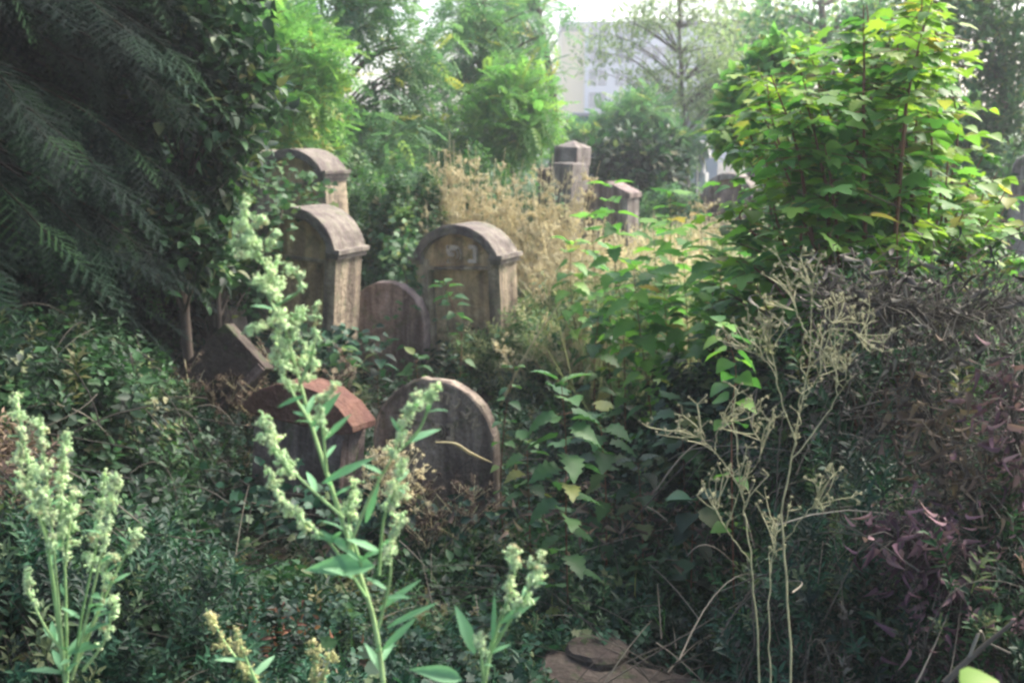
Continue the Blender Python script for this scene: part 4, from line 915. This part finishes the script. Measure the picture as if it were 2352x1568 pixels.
flower('tall pale green flowering weed in the middle foreground reaching above the tall headstone', [
    ([(885, 1600), (860, 1430), (810, 1270), (755, 1100), (715, 975), (690, 880), (650, 740), (612, 620), (575, 540), (560, 452)], .54, .07, .06),
    ([(800, 1260), (850, 1140), (900, 1050), (935, 960), (962, 905)], .5, .02, -.06),
    ([(790, 1190), (700, 1110), (655, 1060), (630, 1010), (600, 955)], .3, .022, .05),
    ([(870, 1320), (880, 1200), (905, 1130), (928, 1050)], .45, .017, -.08),
    ([(840, 1370), (760, 1250), (690, 1190), (640, 1140), (615, 1080)], .35, .02, .04),
    ([(830, 1300), (800, 1190), (815, 1100)], .35, .022, .03),
    ([(750, 1085), (742, 1000), (735, 930), (770, 885)], .35, .012, -.03),
    ([(870, 1440), (895, 1330), (900, 1230), (930, 1180)], .45, .014, -.05),
    ([(650, 745), (620, 690), (600, 650)], .2, .012, .02), ([(690, 880), (720, 800), (722, 700)], .2, .022, -.02), ([(715, 975), (660, 880), (630, 800)], .4, .018, .03),
    ([(640, 700), (690, 660), (655, 600)], .5, .014, -.03), ([(670, 1090), (620, 1020), (605, 965)], .1, .012, 0), ([(900, 1050), (960, 990), (990, 920), (1005, 885)], .6, .008, -.02)],
    1.6, (885, 1600), leaves=[(715, 980, 775, 900, 1.0, 0), (745, 1010, 800, 950, .8, 0), (700, 910, 630, 930, .8, 0), (860, 1300, 690, 1300, 1.4, 0), (740, 1110, 850, 1045, .7, 0), (870, 1400, 960, 1330, .6, 0), (880, 1490, 950, 1420, .8, 0), (890, 1440, 1000, 1380, .5, 0), (830, 1290, 740, 1210, .6, 0), (840, 1200, 870, 1100, .8, 0)])
flower('small pale flowering weed with two spikes at the bottom middle', [
    ([(1105, 1600), (1130, 1480), (1165, 1380), (1185, 1300), (1180, 1262)], .45, .02, .02),
    ([(1125, 1500), (1180, 1410), (1220, 1340), (1242, 1272)], .3, .02, -.03),
    ([(1110, 1560), (1105, 1500), (1100, 1450)], .4, .008, -.02)],
    1.55, (1105, 1600), leaves=[(1090, 1500, 1055, 1395, 1.2, 0), (1150, 1430, 1235, 1370, .9, 0), (1060, 1560, 940, 1530, 1.4, 0), (1130, 1470, 1140, 1370, .5, 0)])
flower('pale flowering weed with many crowded spikes in the left foreground', [
    ([(155, 1600), (130, 1400), (100, 1200), (60, 1040), (35, 905)], .42, .022, .02),
    ([(150, 1560), (130, 1330), (110, 1120), (90, 950)], .45, .017, -.04),
    ([(155, 1560), (150, 1330), (140, 1150), (155, 990)], .42, .022, .03),
    ([(165, 1560), (190, 1400), (225, 1230), (240, 1090)], .5, .02, 0),
    ([(165, 1560), (215, 1350), (250, 1190), (265, 1090)], .5, .02, -.05),
    ([(170, 1540), (250, 1350), (290, 1270), (318, 1220)], .72, .012, .03),
    ([(150, 1500), (110, 1450), (70, 1370), (55, 1310)], .5, .012, 0),
    ([(190, 1540), (235, 1480), (255, 1420), (265, 1370)], .3, .014, 0),
    ([(110, 1250), (75, 1150), (40, 1090)], .3, .014, 0), ([(150, 1300), (160, 1200), (170, 1120)], .1, .018, .04),
    ([(175, 1500), (225, 1400), (245, 1300), (262, 1270)], .4, .012, 0)],
    1.7, (155, 1600), bs=.0068)
flower('creamy flowering spike bending left at the bottom edge', [
    ([(620, 1600), (570, 1545), (520, 1480), (472, 1395)], .2, .018, .05), ([(590, 1570), (560, 1500), (540, 1450)], .3, .012, 0)], 1.75, (620, 1600), mat=L_BEADY)
flower('faint short flowering spike at the bottom edge left of the tall weed', [([(725, 1610), (722, 1540), (718, 1460)], .15, .014, 0), ([(735, 1600), (750, 1530), (755, 1500)], .2, .01, 0)], 1.8, (728, 1610), mat=L_BEADY)

# ------------------------------------------------------------------ dry branching weed on the right
def dryweed():
    d = 2.45; b0 = at(1770, 1580, d); root = np.array((b0[0], b0[1], float(gh(b0[0], b0[1]))))
    e = empty('dry_branching_weed', root, 'pale dry branching weed with forked cream stems in front of the dark tangle', 'dried weed', 'straw coloured dried weeds')
    g = G(); gh_ = G()
    S = [([(1745, 1600), (1735, 1400), (1718, 1230), (1700, 1110), (1690, 980)], .0038, 0), ([(1815, 1600), (1812, 1420), (1800, 1250), (1800, 1150), (1822, 1040), (1840, 930), (1858, 830), (1862, 740)], .0042, .05),
         ([(1702, 1120), (1660, 1060), (1620, 1015), (1568, 985)], .0026, -.03), ([(1700, 1110), (1745, 1050), (1740, 960)], .002, .04), ([(1822, 1050), (1890, 965), (1922, 900), (1918, 830)], .0027, -.05),
         ([(1825, 1010), (1790, 900), (1770, 800), (1738, 700)], .0027, .04), ([(1860, 800), (1905, 755), (1940, 720)], .003, 0), ([(1860, 780), (1830, 720), (1812, 660)], .003, .05), ([(1862, 740), (1865, 690), (1860, 640)], .003, 0),
         ([(1725, 1290), (1668, 1215), (1640, 1150)], .0025, 0), ([(1800, 1250), (1850, 1180), (1890, 1150)], .0025, -.04), ([(1785, 870), (1760, 830), (1700, 790)], .0025, 0), ([(1770, 1600), (1768, 1350), (1790, 1180)], .003, .08),
         ([(1640, 1040), (1650, 990), (1690, 940)], .0022, .03), ([(1905, 755), (1960, 760), (1990, 790)], .0022, .0), ([(1840, 930), (1875, 870), (1900, 830)], .0025, .05)]
    tips = []
    for pts, r, dd in S:
        P = [at(x, y, d + dd * i / len(pts)) for i, (x, y) in enumerate(pts)]; c = curve(P, 24)
        c += rng.normal(0, .0015, c.shape); tubes(g, c, np.linspace(r, r * .45, 24) * .66, 6)
        for j in range(9):
            k = rng.integers(12, 23); tn = unit(c[k] - c[k - 1]); q = c[k] + unit(tn + rdir(1)[0] * .8 + (0, 0, .4)) * rng.uniform(.03, .09)
            tubes(g, curve([c[k], (c[k] + q) / 2 + rng.normal(0, .005, 3), q], 5), .0013, 4)
            for m in range(3):
                q2 = q + unit(rdir(1)[0] + (0, 0, .9)) * rng.uniform(.01, .035); tubes(g, np.array([q, (q + q2) / 2, q2]), .0009, 3); tips.append(q2)
    tips = np.array(tips); tips = np.repeat(tips, 1, 0) + rng.normal(0, .003, (len(tips), 3))
    scat(gh_, BEADS[1], tips, rdir(len(tips)), rdir(len(tips)), rng.uniform(.003, .0065, len(tips)))
    gl = G(); n = 60; P = np.array([at(x, y, d) for x, y in zip(rng.uniform(1620, 1950, n), rng.uniform(850, 1500, n))]); scat(gl, CURL, P, rdir(n, -.9, .2), rdir(n), rng.uniform(.03, .07, n))
    g.build('stems', L_CREAM, e, False, root); gh_.build('seed_heads', L_CREAM, e, False, root)
dryweed()
# straw stalks leaning beside the middle stone
for lab, pts in (('long straw stalk leaning right beside the lettered headstone', [at(1150, 930, 6.6), at(1210, 810, 6.6), at(1290, 690, 6.7)]),
                 ('second straw stalk leaning across the grass to the right', [at(1330, 880, 6.3), at(1380, 800, 6.3), at(1440, 700, 6.4)]),
                 ('dry grey branch lying in the bottom right corner', [at(2170, 1568, 2.3), at(2240, 1500, 2.3), at(2330, 1425, 2.3)])):
    g = G(); c = curve(pts, 16); tubes(g, c, np.linspace(.009, .004, 16), 6)
    if 'branch' in lab:
        tubes(g, curve([c[6], at(2250, 1450, 2.3), at(2262, 1475, 2.35)], 6), .004, 5); tubes(g, curve([c[10], at(2320, 1500, 2.3)], 6), .003, 5)
    o = g.build('straw_stalk' if 'straw' in lab else 'dead_branch', L_STRAW if 'straw' in lab else L_GREY); tag(o, lab, 'stalk' if 'straw' in lab else 'branch')
# single yellowish leaf at the bottom edge, rust leaves heap
g = G(); scat(g, BROAD, at(2215, 1590, 1.5)[None], np.array([(.9, .3, .25)]), np.array([(0, -.5, .8)]), .07, np.array([.9]))
tubes(g, curve([at(2215, 1590, 1.5), at(2205, 1650, 1.55) , at(2210, 1900, 1.6)], 6), .0015, 4)
o = g.build('leafy_shoot', L_YEL); tag(o, 'single yellow green leaf at the bottom edge on the right', 'leaf')
def leafheap(name, label, px, py, d, n, sx, mat, size=.06):
    c = at(px, py, d); g = G(); P = c + rng.normal(0, 1, (n, 3)) * np.array((sx, sx * .8, .03)); scat(g, CURL, P, rdir(n, -.3, .5), rdir(n), rng.uniform(.6, 1.3, n) * size * .55)
    o = g.build(name, mat); tag(o, label, 'dead leaves', kind='stuff')
leafheap('dead_leaves', 'rust red withered leaves low in the foreground left of the tall weed', 630, 1440, 3.0, 70, .1, L_RUST, .032)
leafheap('dead_leaves', 'brown leaf litter heaped under the low sapling in the middle right', 1420, 1180, 4.1, 260, .22, L_DEAD)
# ivy over the left stones
def drape(label, pts, n, spread, mat, size, tms=None):
    c = curve(pts, 16); e = empty('ivy_vine', c[0], label, 'ivy', 'ivy and creepers on the headstones')
    g = G(); tubes(g, c, .004, 5); g.build('stem', L_BARK, e, False, c[0])
    g = G(); i = rng.integers(0, 16, n); P = c[i] + rng.normal(0, 1, (n, 3)) * np.asarray(spread); k = rng.integers(0, 2, n)
    tms = tms or [IVY, OVATE]
    for q in range(2): m = k == q; scat(g, tms[q], P[m], rdir(m.sum(), -.5, .5) + np.array((0, -.4, 0)), unit(rdir(m.sum()) * .5 + np.array((0, -.6, .7))), rng.uniform(.7, 1.3, m.sum()) * size)
    g.build('leaves', mat, e, False, c[0])
drape('ivy draped over the left shoulder of the tall sandstone headstone', [at(560, 700, 7.1), at(600, 600, 7.1), at(640, 520, 7.15), at(650, 475, 7.25)], 150, (.06, .08, .09), L_GREEN, .055)
drape('ivy hanging over the face of the ivy grown headstone', [at(630, 420, 9.0), at(670, 440, 9.0), at(720, 440, 9.0), at(730, 450, 9.1)], 130, (.12, .05, .09), L_GREEN, .07)
drape('creeper along the left side of the ivy grown headstone', [at(640, 480, 9.2), at(640, 420, 9.2), at(660, 370, 9.2)], 50, (.09, .08, .08), L_GREEN, .07)
drape('creeper hugging the left edge of the lettered sandstone headstone', [at(945, 800, 7.9), at(940, 680, 7.9), at(925, 600, 8.1), at(930, 560, 8.3)], 260, (.07, .08, .1), L_GREEN, .06)
drape('low creeper across the foot of the tall sandstone headstone', [at(620, 800, 6.9), at(680, 780, 6.9), at(760, 800, 6.9), at(830, 790, 7.1)], 260, (.1, .1, .06), L_BLUE, .065)
drape('creeper around the base of the two front headstones', [at(560, 1150, 4.5), at(700, 1180, 4.4), at(850, 1190, 4.4), at(1120, 1180, 4.5)], 420, (.1, .1, .06), L_BLUE, .05)

# ------------------------------------------------------------------ haze
def haze():
    g = G(); x0, x1, y0, y1, z0, z1 = -120, 120, -4, 128, -1.5, 15.5
    v = [(x, y, z) for z in (z0, z1) for y in (y0, y1) for x in (x0, x1)]
    g.add(v, [(0, 2, 3, 1), (4, 5, 7, 6), (0, 1, 5, 4), (2, 6, 7, 3), (0, 4, 6, 2), (1, 3, 7, 5)])
    m = D.materials.new('haze'); m.use_nodes = True; t = m.node_tree; t.nodes.clear()
    o = t.nodes.new('ShaderNodeOutputMaterial'); p = t.nodes.new('ShaderNodeVolumePrincipled')
    p.inputs['Color'].default_value = (.9, .95, 1, 1); p.inputs['Density'].default_value = HAZE; p.inputs['Anisotropy'].default_value = .3
    t.links.new(p.outputs[0], o.inputs['Volume'])
    tag(g.build('haze', m), 'thin pale haze in the air', 'haze', kind='stuff')
HAZE = .003
haze()
